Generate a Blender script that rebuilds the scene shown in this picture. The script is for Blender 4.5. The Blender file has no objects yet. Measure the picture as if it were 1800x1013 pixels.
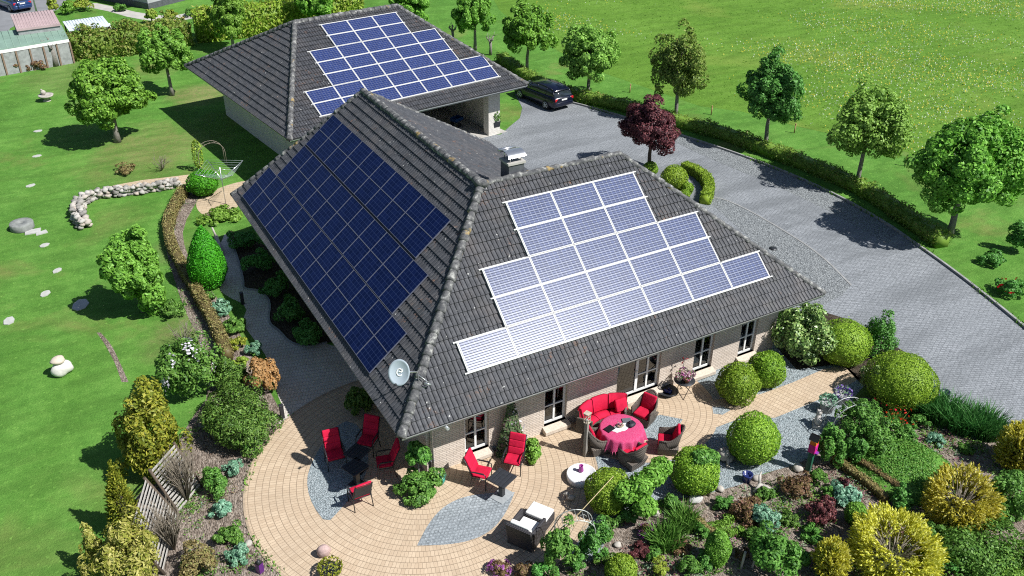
import bpy, bmesh, math, random
import numpy as np
from mathutils import Vector, Matrix
from mathutils.geometry import tessellate_polygon
from math import sin, cos, pi, radians, sqrt, atan2, hypot

scene = bpy.context.scene
COL = scene.collection
rng = np.random.default_rng(7)
random.seed(7)

# ------------------------------------------------------------------ camera (solved from the roof edges and the panel sizes)
CAM_F, CAM_YAW, CAM_PITCH, CAM_ROLL = 1604.4835, 0.5154, 0.5386, 0.0084
CAM_O = Vector((-7.0397, -18.6193, 19.5923))
def cam_axes():
    cy, sy, cp, sp = cos(CAM_YAW), sin(CAM_YAW), cos(CAM_PITCH), sin(CAM_PITCH)
    f = Vector((sy*cp, cy*cp, -sp)); r = Vector((cy, -sy, 0)); u = r.cross(f)
    cr, sr = cos(CAM_ROLL), sin(CAM_ROLL)
    return cr*r + sr*u, -sr*r + cr*u, f
CR, CU, CF = cam_axes()
cam = bpy.data.cameras.new("camera"); camo = bpy.data.objects.new("camera", cam); COL.objects.link(camo)
camo.matrix_world = Matrix(((CR.x, CU.x, -CF.x, CAM_O.x), (CR.y, CU.y, -CF.y, CAM_O.y), (CR.z, CU.z, -CF.z, CAM_O.z), (0, 0, 0, 1)))
cam.sensor_width = 36; cam.lens = CAM_F/1800*36; cam.clip_end = 600; cam.clip_start = 0.3
scene.camera = camo
def G(px, py, z=0.0):
    d = CF + CR*((px-900)/CAM_F) - CU*((py-506.5)/CAM_F)
    q = CAM_O + d*((z-CAM_O.z)/d.z)
    return (round(q.x, 3), round(q.y, 3))
def GP(s):
    return [G(*map(float, t.split(','))) for t in s.split()]
def SZ(px, py, n):
    x, y = G(px, py); d = (Vector((x, y, 0))-CAM_O).dot(CF)
    return round(n*d/CAM_F, 3)
def HT(bx, by, ty):
    x, y = G(bx, by); lo, hi = 0.0, 20.0
    for _ in range(50):
        m = (lo+hi)/2; d = Vector((x, y, m))-CAM_O
        if 506.5-CAM_F*d.dot(CU)/d.dot(CF) > ty: lo = m
        else: hi = m
    return round(lo, 3)

# ------------------------------------------------------------------ objects, names, labels
def tag(o, label=None, cat=None, group=None, kind=None):
    if label: o["label"] = label
    if cat: o["category"] = cat
    if group: o["group"] = group
    if kind: o["kind"] = kind
    return o
def empty(name, loc=(0, 0, 0), rz=0.0, label=None, cat=None, group=None):
    o = bpy.data.objects.new(name, None); COL.objects.link(o)
    o.empty_display_size = 0.3
    o.location = loc if len(loc) == 3 else (loc[0], loc[1], 0); o.rotation_euler = (0, 0, rz)
    return tag(o, label, cat, group)
def link(name, me, mat, parent=None, loc=None, rz=None):
    o = bpy.data.objects.new(name, me); COL.objects.link(o)
    if mat is not None and not me.materials: me.materials.append(mat)
    if parent is not None: o.parent = parent
    if loc is not None: o.location = loc if len(loc) == 3 else (loc[0], loc[1], 0)
    if rz is not None: o.rotation_euler = (0, 0, rz)
    return o
def copy_tree(o, parent=None):
    c = o.copy(); COL.objects.link(c)
    if parent is not None: c.parent = parent
    for ch in o.children: copy_tree(ch, c)
    return c
def mesh_np(name, V, Fq, smooth=False):
    """V (n,3), Fq list of arrays of equal-sided faces"""
    me = bpy.data.meshes.new(name)
    V = np.asarray(V, dtype=np.float32)
    me.vertices.add(len(V)); me.vertices.foreach_set("co", V.ravel())
    idx = np.concatenate([np.asarray(f, dtype=np.int32).ravel() for f in Fq])
    tot = np.concatenate([np.full(len(f), np.asarray(f).shape[1], dtype=np.int32) for f in Fq])
    st = np.concatenate([[0], np.cumsum(tot)[:-1]]).astype(np.int32)
    me.loops.add(len(idx)); me.loops.foreach_set("vertex_index", idx)
    me.polygons.add(len(tot)); me.polygons.foreach_set("loop_start", st); me.polygons.foreach_set("loop_total", tot)
    if smooth: me.polygons.foreach_set("use_smooth", np.ones(len(tot), dtype=bool))
    me.update(calc_edges=True); me.validate()
    return me

class MB:
    """collects simple shapes, then becomes one mesh object"""
    def __init__(s): s.v = []; s.f = []; s.sm = []
    def add(s, vs, fs, smooth=False):
        o = len(s.v); s.v += [tuple(p) for p in vs]
        for f in fs: s.f.append(tuple(i+o for i in f)); s.sm.append(smooth)
        return s
    def box(s, x0, x1, y0, y1, z0, z1, M=None):
        vs = [Vector(p) for p in ((x0,y0,z0),(x1,y0,z0),(x1,y1,z0),(x0,y1,z0),(x0,y0,z1),(x1,y0,z1),(x1,y1,z1),(x0,y1,z1))]
        if M is not None: vs = [M @ p for p in vs]
        return s.add(vs, [(0,3,2,1),(4,5,6,7),(0,1,5,4),(1,2,6,5),(2,3,7,6),(3,0,4,7)])
    def cbox(s, c, d, rz=0.0, rx=0.0, ry=0.0, bev=0.0):
        M = Matrix.Translation(c) @ Matrix.Rotation(rz, 4, 'Z') @ Matrix.Rotation(ry, 4, 'Y') @ Matrix.Rotation(rx, 4, 'X')
        x, y, z = d[0]/2, d[1]/2, d[2]/2
        if bev <= 0: return s.box(-x, x, -y, y, -z, z, M)
        bm = bmesh.new(); bmesh.ops.create_cube(bm, size=1)
        for v in bm.verts: v.co = Vector((v.co.x*d[0], v.co.y*d[1], v.co.z*d[2]))
        bmesh.ops.bevel(bm, geom=bm.edges[:], offset=bev, segments=3, affect='EDGES', profile=.6)
        bm.verts.index_update()
        s.add([M @ v.co for v in bm.verts], [[v.index for v in f.verts] for f in bm.faces], True); bm.free()
        return s
    def tube(s, pts, r, n=8, cap=True):
        pts = [Vector(p) for p in pts]
        if not hasattr(r, '__len__'): r = [r]*len(pts)
        vs = []; fs = []
        up0 = None
        for i, p in enumerate(pts):
            t = (pts[min(i+1, len(pts)-1)]-pts[max(i-1, 0)]).normalized()
            a = up0 if up0 is not None else (Vector((0,0,1)) if abs(t.z) < .9 else Vector((1,0,0)))
            u = t.cross(a)
            if u.length < 1e-4: u = t.cross(Vector((0.3,1,0.2)))
            u.normalize(); w = t.cross(u).normalized(); up0 = -w if False else a
            for k in range(n):
                an = 2*pi*k/n; vs.append(p + (u*cos(an)+w*sin(an))*r[i])
        for i in range(len(pts)-1):
            for k in range(n):
                a, b = i*n+k, i*n+(k+1) % n; fs.append((a, b, b+n, a+n))
        s.add(vs, fs, True)
        if cap:
            o = len(s.v)-len(vs)
            s.f.append(tuple(o+k for k in range(n-1, -1, -1))); s.sm.append(False)
            s.f.append(tuple(o+(len(pts)-1)*n+k for k in range(n))); s.sm.append(False)
        return s
    def lathe(s, prof, n=24, c=(0,0,0), sx=1.0, sy=1.0, rz=0.0):
        vs = []; fs = []
        for (r, z) in prof:
            for k in range(n):
                a = 2*pi*k/n; x, y = r*cos(a)*sx, r*sin(a)*sy
                vs.append((c[0]+x*cos(rz)-y*sin(rz), c[1]+x*sin(rz)+y*cos(rz), c[2]+z))
        for i in range(len(prof)-1):
            for k in range(n):
                a, b = i*n+k, i*n+(k+1) % n; fs.append((a, b, b+n, a+n))
        fs.append(tuple(range(n-1, -1, -1))); fs.append(tuple((len(prof)-1)*n+k for k in range(n)))
        return s.add(vs, fs, True)
    def prism(s, poly, z0, z1):
        n = len(poly)
        if sum(poly[i][0]*poly[(i+1) % n][1]-poly[(i+1) % n][0]*poly[i][1] for i in range(n)) < 0: poly = poly[::-1]
        vs = [(p[0], p[1], z0) for p in poly]+[(p[0], p[1], z1) for p in poly]
        fs = [tuple(range(n, 2*n)), tuple(range(n-1, -1, -1))]
        for i in range(n): fs.append((i, (i+1) % n, (i+1) % n+n, i+n))
        return s.add(vs, fs)
    def blob(s, c, r, nu=14, nv=9, amp=0.0, seed=0, flat=None):
        rg = np.random.default_rng(seed); ph = rg.uniform(0, 6.28, (6,)); k = rg.uniform(1.2, 3.4, (6, 3))
        vs = []; fs = []
        for j in range(nv+1):
            th = pi*j/nv
            for i in range(nu):
                a = 2*pi*i/nu; d = np.array([sin(th)*cos(a), sin(th)*sin(a), cos(th)])
                m = 1+amp*sum(sin(float(k[q]@d)*1.3+ph[q]) for q in range(6))/2.4
                p = [c[q]+r[q]*d[q]*m for q in range(3)]
                if flat is not None and p[2] < flat: p[2] = flat
                vs.append(p)
        for j in range(nv):
            for i in range(nu):
                a, b = j*nu+i, j*nu+(i+1) % nu; fs.append((a, a+nu, b+nu, b))
        return s.add(vs, fs, True)
    def mesh(s, name):
        me = bpy.data.meshes.new(name); me.from_pydata(s.v, [], s.f)
        me.polygons.foreach_set("use_smooth", s.sm); me.update(); me.validate()
        return me
    def build(s, name, mat, parent=None, loc=None, rz=None):
        return link(name, s.mesh(name), mat, parent, loc, rz)

def smooth_closed(pts, it=2):
    for _ in range(it):
        q = []
        for i in range(len(pts)):
            a, b = pts[i], pts[(i+1) % len(pts)]
            q.append((a[0]*.75+b[0]*.25, a[1]*.75+b[1]*.25)); q.append((a[0]*.25+b[0]*.75, a[1]*.25+b[1]*.75))
        pts = q
    return pts
def smooth_open(pts, it=2):
    for _ in range(it):
        q = [pts[0]]
        for a, b in zip(pts, pts[1:]):
            q.append(tuple(a[k]*.75+b[k]*.25 for k in range(len(a)))); q.append(tuple(a[k]*.25+b[k]*.75 for k in range(len(a))))
        q.append(pts[-1]); pts = q
    return pts
def resample(pts, step):
    out = [pts[0]]; acc = 0.0
    for a, b in zip(pts, pts[1:]):
        L = hypot(b[0]-a[0], b[1]-a[1]); t = step-acc
        while t <= L:
            out.append((a[0]+(b[0]-a[0])*t/L, a[1]+(b[1]-a[1])*t/L)); t += step
        acc = L-(t-step)
    return out
def inpoly(P, poly):
    P = np.asarray(P); x, y = P[:, 0], P[:, 1]; c = np.zeros(len(P), bool); n = len(poly)
    for i in range(n):
        x0, y0 = poly[i]; x1, y1 = poly[(i+1) % n]
        if y0 == y1: continue
        k = ((y0 > y) != (y1 > y)) & (x < (x1-x0)*(y-y0)/(y1-y0)+x0); c ^= k
    return c
def scatter(poly, n, rg=rng):
    p = np.array(poly); lo, hi = p.min(0), p.max(0); out = np.zeros((0, 2))
    while len(out) < n:
        q = rg.uniform(lo, hi, (n*2, 2)); out = np.concatenate([out, q[inpoly(q, poly)]])
    return out[:n]
def sheet(name, poly, z, mat, kind="structure"):
    n = len(poly)
    if sum(poly[i][0]*poly[(i+1) % n][1]-poly[(i+1) % n][0]*poly[i][1] for i in range(n)) < 0: poly = poly[::-1]
    tri = tessellate_polygon([[Vector((p[0], p[1], 0)) for p in poly]]); fs = []
    for t in tri:
        a, b, c = [poly[i] for i in t]; cr = (b[0]-a[0])*(c[1]-a[1])-(b[1]-a[1])*(c[0]-a[0])
        if abs(cr) > 1e-7: fs.append(tuple(t) if cr > 0 else tuple(reversed(t)))
    me = bpy.data.meshes.new(name); me.from_pydata([(p[0], p[1], z) for p in poly], [], fs); me.update()
    o = link(name, me, mat); tag(o, kind=kind); return o
def ribbon(pts, w0, w1, z0, z1, mb=None, prof=None):
    """a strip with real thickness along a path (kerbs, edging)"""
    mb = mb or MB(); n = len(pts); L = []; 
    for i in range(n):
        a = Vector((*pts[max(i-1, 0)][:2], 0)); b = Vector((*pts[min(i+1, n-1)][:2], 0)); t = (b-a).normalized(); nn = Vector((-t.y, t.x, 0))
        p = Vector((*pts[i][:2], 0)); L.append((p+nn*w0, p+nn*w1))
    vs = []; fs = []
    for a, b in L: vs += [(a.x, a.y, z0), (b.x, b.y, z0), (b.x, b.y, z1), (a.x, a.y, z1)]
    for i in range(n-1):
        o = 4*i
        for k in range(4): fs.append((o+k, o+4+k, o+4+(k+1) % 4, o+(k+1) % 4))
    fs.append((0, 1, 2, 3)); fs.append((4*n-1, 4*n-2, 4*n-3, 4*n-4))
    return mb.add(vs, fs)

# ------------------------------------------------------------------ materials
class NT:
    def __init__(s, name):
        s.m = bpy.data.materials.new(name); s.m.use_nodes = True; s.t = s.m.node_tree; s.t.nodes.clear()
        s.out = s.t.nodes.new('ShaderNodeOutputMaterial')
    def n(s, ty, _p=None, **kw):
        nd = s.t.nodes.new('ShaderNode'+ty)
        for k, v in (_p or {}).items(): setattr(nd, k, v)
        for k, v in kw.items():
            key = k.replace('_', ' ')
            if key.startswith('i') and key[1:].isdigit(): sock = nd.inputs[int(key[1:])]
            else: sock = nd.inputs[key]
            s.set(sock, v)
        return nd
    def set(s, sock, v):
        if isinstance(v, bpy.types.NodeSocket): s.t.links.new(v, sock)
        elif isinstance(v, bpy.types.Node): s.t.links.new(v.outputs[0], sock)
        else:
            if isinstance(v, tuple) and len(v) == 3 and sock.type == 'RGBA': v = (*v, 1)
            sock.default_value = v
    def math(s, op, a, b=0.0, c=None):
        nd = s.n('Math', {'operation': op}); s.set(nd.inputs[0], a); s.set(nd.inputs[1], b)
        if c is not None: s.set(nd.inputs[2], c)
        return nd.outputs[0]
    def mix(s, f, a, b, mode='MIX'):
        nd = s.n('Mix', {'data_type': 'RGBA', 'blend_type': mode})
        s.set(nd.inputs[0], f); s.set(nd.inputs[6], a); s.set(nd.inputs[7], b); return nd.outputs[2]
    def ramp(s, f, stops, interp='LINEAR'):
        nd = s.n('ValToRGB'); s.set(nd.inputs[0], f); cr = nd.color_ramp; cr.interpolation = interp
        while len(cr.elements) < len(stops): cr.elements.new(.5)
        for e, (p, c) in zip(cr.elements, stops): e.position = p; e.color = (*c, 1) if len(c) == 3 else c
        return nd.outputs[0]
    def noise(s, vec, scale, detail=3, rough=.55, dist=0.0):
        return s.n('TexNoise', Vector=vec, Scale=scale, Detail=detail, Roughness=rough, Distortion=dist).outputs[0]
    def pos(s): return s.n('NewGeometry').outputs['Position']
    def obj(s): return s.n('TexCoord').outputs['Object']
    def mapv(s, v, rot=(0,0,0), scale=(1,1,1), loc=(0,0,0)):
        return s.n('Mapping', Vector=v, Rotation=rot, Scale=scale, Location=loc).outputs[0]
    def bump(s, h, strength=.4, dist=.02):
        return s.n('Bump', Height=h, Strength=strength, Distance=dist).outputs[0]
    def pbr(s, color, rough=.6, metal=0.0, spec=.5, normal=None, coat=0.0, **kw):
        p = s.n('BsdfPrincipled'); s.set(p.inputs['Base Color'], color); s.set(p.inputs['Roughness'], rough)
        s.set(p.inputs['Metallic'], metal); s.set(p.inputs['Specular IOR Level'], spec)
        if coat: s.set(p.inputs['Coat Weight'], coat); s.set(p.inputs['Coat Roughness'], .05)
        if normal is not None: s.set(p.inputs['Normal'], normal)
        for k, v in kw.items(): s.set(p.inputs[k.replace('_', ' ')], v)
        s.t.links.new(p.outputs[0], s.out.inputs[0]); return s.m
    def surf(s, sh): s.t.links.new(sh, s.out.inputs[0]); return s.m
_mc = {}
LEAF_GAIN = 2.1
def plain(name, col, rough=.55, metal=0.0, spec=.4, var=.18, scale=9.0, coat=0.0, bump=0.0):
    if name in _mc: return _mc[name]
    t = NT(name); o = t.obj(); nz = t.noise(o, scale, 4)
    c = t.ramp(nz, [(.25, tuple(x*(1-var) for x in col)), (.75, tuple(min(1, x*(1+var)) for x in col))])
    nr = t.bump(t.noise(o, scale*4, 3), bump, .01) if bump else None
    _mc[name] = t.pbr(c, rough, metal, spec, nr, coat); return _mc[name]
def leafmat(name, cols, trans=.3, rough=.5, spec=.25):
    """cols dark to light, chosen per leaf"""
    if name in _mc: return _mc[name]
    t = NT(name); r = t.n('NewGeometry').outputs['Random Per Island']
    cols = [tuple(min(.85, x*LEAF_GAIN) if max(q) < .34 else x for x in q) for q in cols]
    n = len(cols); c = t.ramp(r, [(i/max(1, n-1), q) for i, q in enumerate(cols)])
    oi = t.n('ObjectInfo').outputs['Random']
    hs = t.n('HueSaturation', Hue=t.math('MULTIPLY_ADD', oi, .02, .49), Saturation=1.0, Value=t.math('MULTIPLY_ADD', oi, .2, .9), Color=c)
    p = t.n('BsdfPrincipled'); t.set(p.inputs['Base Color'], hs.outputs[0]); t.set(p.inputs['Roughness'], rough); t.set(p.inputs['Specular IOR Level'], spec)
    tr = t.n('BsdfTranslucent', Color=hs.outputs[0])
    mx = t.n('MixShader', Fac=trans); t.set(mx.inputs[1], p.outputs[0]); t.set(mx.inputs[2], tr.outputs[0])
    _mc[name] = t.surf(mx.outputs[0]); return _mc[name]
# ================================================================== setting: ground sheets
def grass_mat(name, dark, mid, light, dry, patch=.25, drylo=.62, tex=1.0, spots=None, stripe=0.0):
    t = NT(name); p = t.pos()
    a = t.noise(p, patch, 4, .6); b = t.noise(p, 2.2*tex, 5, .65); f = t.noise(p, 14*tex, 4, .7)
    m = t.math('ADD', t.math('MULTIPLY', a, .35), t.math('ADD', t.math('MULTIPLY', b, .35), t.math('MULTIPLY', f, .3)))
    c = t.ramp(m, [(.34, dark), (.5, mid), (.66, light)])
    d = t.ramp(t.noise(p, patch*.55, 5, .6, .4), [(drylo, (0,0,0)), (drylo+.12, (.75,.75,.75))])
    c = t.mix(d, c, dry)
    if spots:
        for (cx, cy, rr, col, am) in spots:
            d = t.n('VectorMath', {'operation': 'DISTANCE'}); t.set(d.inputs[0], p); d.inputs[1].default_value = (cx, cy, 0)
            dd = t.math('ADD', t.math('DIVIDE', d.outputs['Value'], rr), t.math('MULTIPLY_ADD', t.noise(p, .45, 5, .65), 1.6, -.8))
            c = t.mix(t.math('MULTIPLY', t.ramp(dd, [(.45, (1,1,1)), (1.0, (0,0,0))]), t.math('MULTIPLY', t.ramp(t.noise(p, 3.5, 4, .7), [(.3, (.35,.35,.35)), (.65, (1,1,1))]), am)), c, col)
    sp = t.n('SeparateXYZ', Vector=t.mapv(p, rot=(0, 0, .33))); st = t.math('SINE', t.math('MULTIPLY', sp.outputs[0], 2*pi/2.6))
    if stripe: c = t.mix(t.math('MULTIPLY_ADD', st, stripe, stripe), c, t.mix(1.0, c, (1.35,1.3,1.5), 'MULTIPLY'))
    h = t.math('ADD', f, t.math('MULTIPLY', t.noise(p, 40, 2), .6))
    c = t.mix(t.math('MULTIPLY', t.ramp(t.noise(t.mapv(p, rot=(0, 0, .5), scale=(.4, 1.5, 1)), .8, 5, .65), [(.40, (1,1,1)), (.55, (0,0,0))]), .45), c, tuple(x*.6 for x in mid))
    c = t.mix(t.ramp(t.noise(p, 5.5, 3, .6), [(.58, (0,0,0)), (.72, (.55,.55,.55))]), c, tuple(min(.9, x*1.3) for x in light))
    return t.pbr(c, .85, 0, .12, t.bump(h, .7, .07))
M_lawn = grass_mat('lawn_grass', (.05,.145,.019), (.094,.23,.035), (.155,.31,.058), (.185,.20,.06), .3, .55, spots=[(*G(275,255), 4.2, (.22,.21,.08), .75), (*G(350,165), 2.6, (.26,.22,.10), .8), (*G(330,590), 2.2, (.2,.18,.08), .7), (*G(240,300), 3, (.17,.18,.06), .6), (*G(120,135), 4, (.2,.2,.08), .5), (*G(330,440), 2.0, (.16,.17,.07), .6)], stripe=.16)
M_meadow = grass_mat('meadow_grass', (.062,.15,.015), (.112,.23,.028), (.165,.30,.05), (.19,.265,.05), .14, .54, .8)

def cobble_mat(name, c1, c2, joint, w, h, rot, mortar=.012, bmp=.5):
    t = NT(name); p = t.pos(); v = t.mapv(p, rot=(0, 0, rot))
    wob = t.n('VectorMath', {'operation': 'MULTIPLY_ADD'}); wob.inputs[1].default_value = (.03,)*3
    t.set(wob.inputs[0], t.n('TexNoise', Vector=p, Scale=1.6, Detail=2).outputs[1]); t.set(wob.inputs[2], v)
    b = t.n('TexBrick', {'offset': .5}, Vector=wob.outputs[0], Color1=c1, Color2=c2, Mortar=joint, Scale=1.0, Mortar_Size=mortar, Mortar_Smooth=.2, Bias=0.0, Brick_Width=w, Row_Height=h)
    n1 = t.noise(p, .5, 5, .6); n2 = t.noise(p, 30, 3, .7)
    c = t.mix(t.ramp(n1, [(.3, (.75,.75,.75)), (.7, (0,0,0))]), b.outputs[0], tuple(x*.8 for x in c1))
    c = t.mix(.5, c, t.ramp(t.math('MULTIPLY_ADD', t.noise(p, 9, 3, .7), .5, t.math('MULTIPLY', n2, .5)), [(.36, tuple(x*.5 for x in c1)), (.64, tuple(min(1, x*1.6) for x in c2))]))
    c = t.mix(t.ramp(t.noise(t.mapv(p, rot=(0, 0, .85), scale=(.25, 1.2, 1)), .55, 4, .6), [(.45, (0,0,0)), (.62, (.5,.5,.5))]), c, tuple(x*.62 for x in c1))
    c = t.mix(t.ramp(t.noise(p, 2.6, 5, .75), [(.66, (0,0,0)), (.74, (.55,.55,.55))]), c, (.10,.12,.06))
    hgt = t.math('ADD', t.math('MULTIPLY', b.outputs[1], -1.0), t.math('MULTIPLY', n2, .5))
    return t.pbr(c, .8, 0, .3, t.bump(hgt, bmp, .02))
def gravel_mat(name, cols, scale, base=None):
    t = NT(name); p = t.pos()
    v = t.n('TexVoronoi', {'feature': 'F1'}, Vector=p, Scale=scale, Randomness=1.0)
    sep = t.n('SeparateColor', Color=v.outputs['Color'])
    n = len(cols); c = t.ramp(sep.outputs[0], [(i/(n-1), q) for i, q in enumerate(cols)])
    e = t.ramp(v.outputs['Distance'], [(.35, (1,1,1)), (.75, (.3,.3,.3))])
    c = t.mix(1.0, c, e, 'MULTIPLY')
    c = t.mix(t.math('MULTIPLY', t.noise(p, .8, 4), .45), c, cols[0])
    return t.pbr(c, .8, 0, .3, t.bump(t.math('MULTIPLY', v.outputs['Distance'], -1.0), .8, .03))
def paver_mat(name, center=None, rot=0.0, c1=(.56,.44,.315), c2=(.475,.36,.25), joint=(.235,.175,.12), ring=.205, blen=.105):
    t = NT(name); p = t.pos()
    if center:
        d = t.n('VectorMath', {'operation': 'SUBTRACT'}); t.set(d.inputs[0], p); d.inputs[1].default_value = (*center, 0)
        s = t.n('SeparateXYZ', Vector=d.outputs[0]); a = t.math('ARCTAN2', s.outputs[1], s.outputs[0])
        r = t.math('SQRT', t.math('ADD', t.math('POWER', s.outputs[0], 2), t.math('POWER', s.outputs[1], 2)))
        rr = t.math('MULTIPLY', t.math('ADD', t.math('FLOOR', t.math('DIVIDE', r, ring)), .5), ring)
        v = t.n('CombineXYZ', X=t.math('MULTIPLY', a, rr), Y=r, Z=0.0).outputs[0]
    else: v = t.mapv(p, rot=(0, 0, rot))
    b = t.n('TexBrick', {'offset': .5}, Vector=v, Color1=c1, Color2=c2, Mortar=joint, Scale=1.0, Mortar_Size=.005, Mortar_Smooth=.15, Bias=-.15, Brick_Width=blen, Row_Height=ring)
    # the joint between two rings reads wider than the joint inside a ring
    fr = t.math('FRACT', t.math('DIVIDE', t.n('SeparateXYZ', Vector=v).outputs[1], ring))
    e = t.ramp(fr, [(0, (.8,.8,.8)), (.045, (.8,.8,.8)), (.07, (0,0,0)), (.95, (0,0,0)), (.975, (.8,.8,.8))])
    c = t.mix(e, b.outputs[0], joint)
    n1 = t.noise(p, .7, 5, .65); n2 = t.noise(p, 22, 3, .6)
    c = t.mix(t.ramp(n1, [(.35, (0,0,0)), (.75, (.5,.5,.5))]), c, (.36,.28,.2))
    c = t.mix(t.ramp(n2, [(.55, (0,0,0)), (.75, (.35,.35,.35))]), c, (.25,.17,.1))
    return t.pbr(c, .75, 0, .3, t.bump(t.math('ADD', t.math('MULTIPLY', b.outputs[1], -1.0), t.math('MULTIPLY', n2, .3)), .5, .012))
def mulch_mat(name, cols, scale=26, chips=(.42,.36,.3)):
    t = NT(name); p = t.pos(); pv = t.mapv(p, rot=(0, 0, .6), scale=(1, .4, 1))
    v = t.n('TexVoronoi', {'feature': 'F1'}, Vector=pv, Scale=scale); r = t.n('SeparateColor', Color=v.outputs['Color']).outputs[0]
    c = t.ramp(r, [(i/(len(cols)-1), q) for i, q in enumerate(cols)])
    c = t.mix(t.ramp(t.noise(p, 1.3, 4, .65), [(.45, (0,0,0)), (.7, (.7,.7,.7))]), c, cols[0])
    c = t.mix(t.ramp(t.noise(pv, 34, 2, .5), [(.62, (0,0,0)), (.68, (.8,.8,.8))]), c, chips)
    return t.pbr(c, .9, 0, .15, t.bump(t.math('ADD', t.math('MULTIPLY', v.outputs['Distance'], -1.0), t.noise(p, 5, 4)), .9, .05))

M_cobble = cobble_mat('grey_cobble', (.19,.205,.22), (.30,.315,.335), (.085,.09,.1), .2, .12, .42, .018, .9)
M_strip = gravel_mat('pale_gravel', [(.15,.165,.175), (.25,.265,.275), (.35,.37,.375), (.2,.215,.225), (.44,.46,.465)], 18)
M_blue = gravel_mat('blue_grey_gravel', [(.22,.27,.29), (.34,.39,.41), (.46,.51,.53), (.28,.32,.34), (.55,.60,.62)], 26)
M_lens = cobble_mat('small_setts', (.25,.285,.31), (.40,.435,.46), (.11,.12,.13), .11, .11, .3, .02, 1.0)
M_paver = paver_mat('tan_ring_paving', (1.21, 1.45)); M_paver2 = paver_mat('tan_ring_paving_dining', (8.9, .95)); M_paver3 = paver_mat('tan_straight_paving', None, 1.3)
M_sidepave = paver_mat('side_path_paving', None, .25, (.62,.59,.54), (.54,.51,.46), (.3,.28,.25))
M_mulch = mulch_mat('bark_mulch', [(.10,.076,.06), (.22,.178,.146), (.35,.295,.25), (.16,.126,.1)])
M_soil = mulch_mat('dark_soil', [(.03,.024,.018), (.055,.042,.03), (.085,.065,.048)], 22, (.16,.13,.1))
M_sand = paver_mat('sand_paving', (-2.3, 17.4), 0, (.52,.41,.285), (.46,.355,.235), (.33,.25,.17), .25, .2)
M_asph = plain('asphalt', (.2,.205,.215), .85, var=.2, scale=.8, bump=.3)
M_conc = plain('concrete', (.42,.40,.37), .8, var=.18, scale=1.2, bump=.25)
M_kerb = plain('kerb_stone', (.27,.27,.265), .8, var=.25, scale=3, bump=.3)

sheet('ground', [(-400,-300), (400,-300), (400,500), (-400,500)], 0, M_lawn)
sheet('meadow', [G(*q) for q in ((2300,520),(1800,335),(1700,300),(1595,268),(1462,236),(1400,222),(1302,196),(1231,187),(1164,164),(1062,129),(985,92),(915,50),(878,18),(868,0))]+[(33,75),(60,260),(380,260),(380,-20),(60,-20)], .004, M_meadow)
drive_l = GP("1284,353 1369,400 1444,449 1496,502 1560,560 1620,640 1645,700 1700,735 1770,768 1800,748")
kerb_r = GP("1000,180 1040,190 1089,204 1202,240 1311,276 1418,318 1533,376 1636,447 1708,500 1800,574 1900,660")
kerb_rs = smooth_open(kerb_r, 2)
drive_poly = kerb_rs+GP("2000,860 1830,790 1770,770 1700,735 1640,705 1520,660 1400,560 1250,420")+[(12.2,10), (12,18)]+GP("760,240 820,238 880,237 897,222 914,208 918,190 911,176 905,166 930,160 960,168")
sheet('driveway', drive_poly, .012, M_cobble)
sheet('gravel_strip', smooth_open(GP("1089,205 1202,241 1311,277 1418,319 1533,377 1580,407"), 1)+smooth_open(GP("1560,430 1547,422 1444,364 1355,324 1249,280 1190,252 1110,219"), 1), .016, M_strip)
sheet('gravel_strip', smooth_open(GP("1200,330 1284,353 1369,400 1444,449 1496,502"), 1)+GP("1480,520 1440,540 1400,520 1330,430 1240,350"), .016, M_strip)
k_in = smooth_open(GP("1240,345 1284,353 1369,400 1444,449 1496,502"), 2)
kb = ribbon(k_in, -.04, .04, 0, .03); tag(kb.build('inner_kerb', M_kerb), kind='structure')
kb = ribbon(kerb_rs, -.10, 0, 0, .11); tag(kb.build('kerb', M_kerb), kind='structure')
sheet('carport_floor', [(5.5,24.2),(17.6,25.6),(17.3,27),(16.5,34),(4.5,32.5)], .017, M_conc)
sheet('gravel_bed', GP("955,752 985,790 1000,860 990,905 958,950 1000,990 1050,985 1080,915 1150,880 1230,872 1300,853 1345,832 1400,817 1445,792 1470,745 1505,695 1530,665 1500,640 1420,590 1400,545")+[(15,1.3),(6,1.3)], .008, M_blue)
sheet('mulch_bed', smooth_closed(GP("835,1013 860,990 925,978 960,952 1000,988 1050,982 1082,912 1150,880 1230,872 1300,853 1345,832 1400,817 1445,792 1470,745 1505,695 1560,705 1650,702 1700,735 1772,770 1830,790 1900,805 1990,960 1850,1090 1400,1110 830,1080"), 1), .0045, M_mulch)
sheet('mulch_bed', smooth_closed(GP("332,330 355,330 350,348 320,400 325,440 352,490 388,530 428,598 470,680 500,735 470,790 450,860 460,930 500,1000 560,1080 330,1120 235,1020 218,900 300,805 330,745 372,690 352,600 322,540 303,480 292,440 285,400"), 1), .0045, M_mulch)
sheet('planting_bed', GP("1385,560 1420,540 1500,565 1600,625 1645,690 1610,725 1560,712 1510,672 1480,640 1400,650 1360,605"), .0125, M_soil)
patio = [(1.21+5.42*cos(a*pi/60), 1.45+5.42*sin(a*pi/60)) for a in range(120)]
sheet('patio', patio, .012, M_paver)
tag(ribbon(patio+patio[:2], -.05, .02, 0, .022).build('patio_edging', plain('edging_brick', (.36,.28,.2), .8, var=.3, scale=8)), kind='structure')
dining = [(8.9+2.85*cos(a*pi/40), .95+2.85*sin(a*pi/40)) for a in range(80)]
sheet('dining_patio', dining, .0165, M_paver2)
sheet('garden_path', GP("1225,690 1252,704 1338,693 1393,673 1449,649 1487,643 1511,666 1462,693 1421,711 1362,735 1304,735 1245,757"), .0125, M_paver3)
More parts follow.
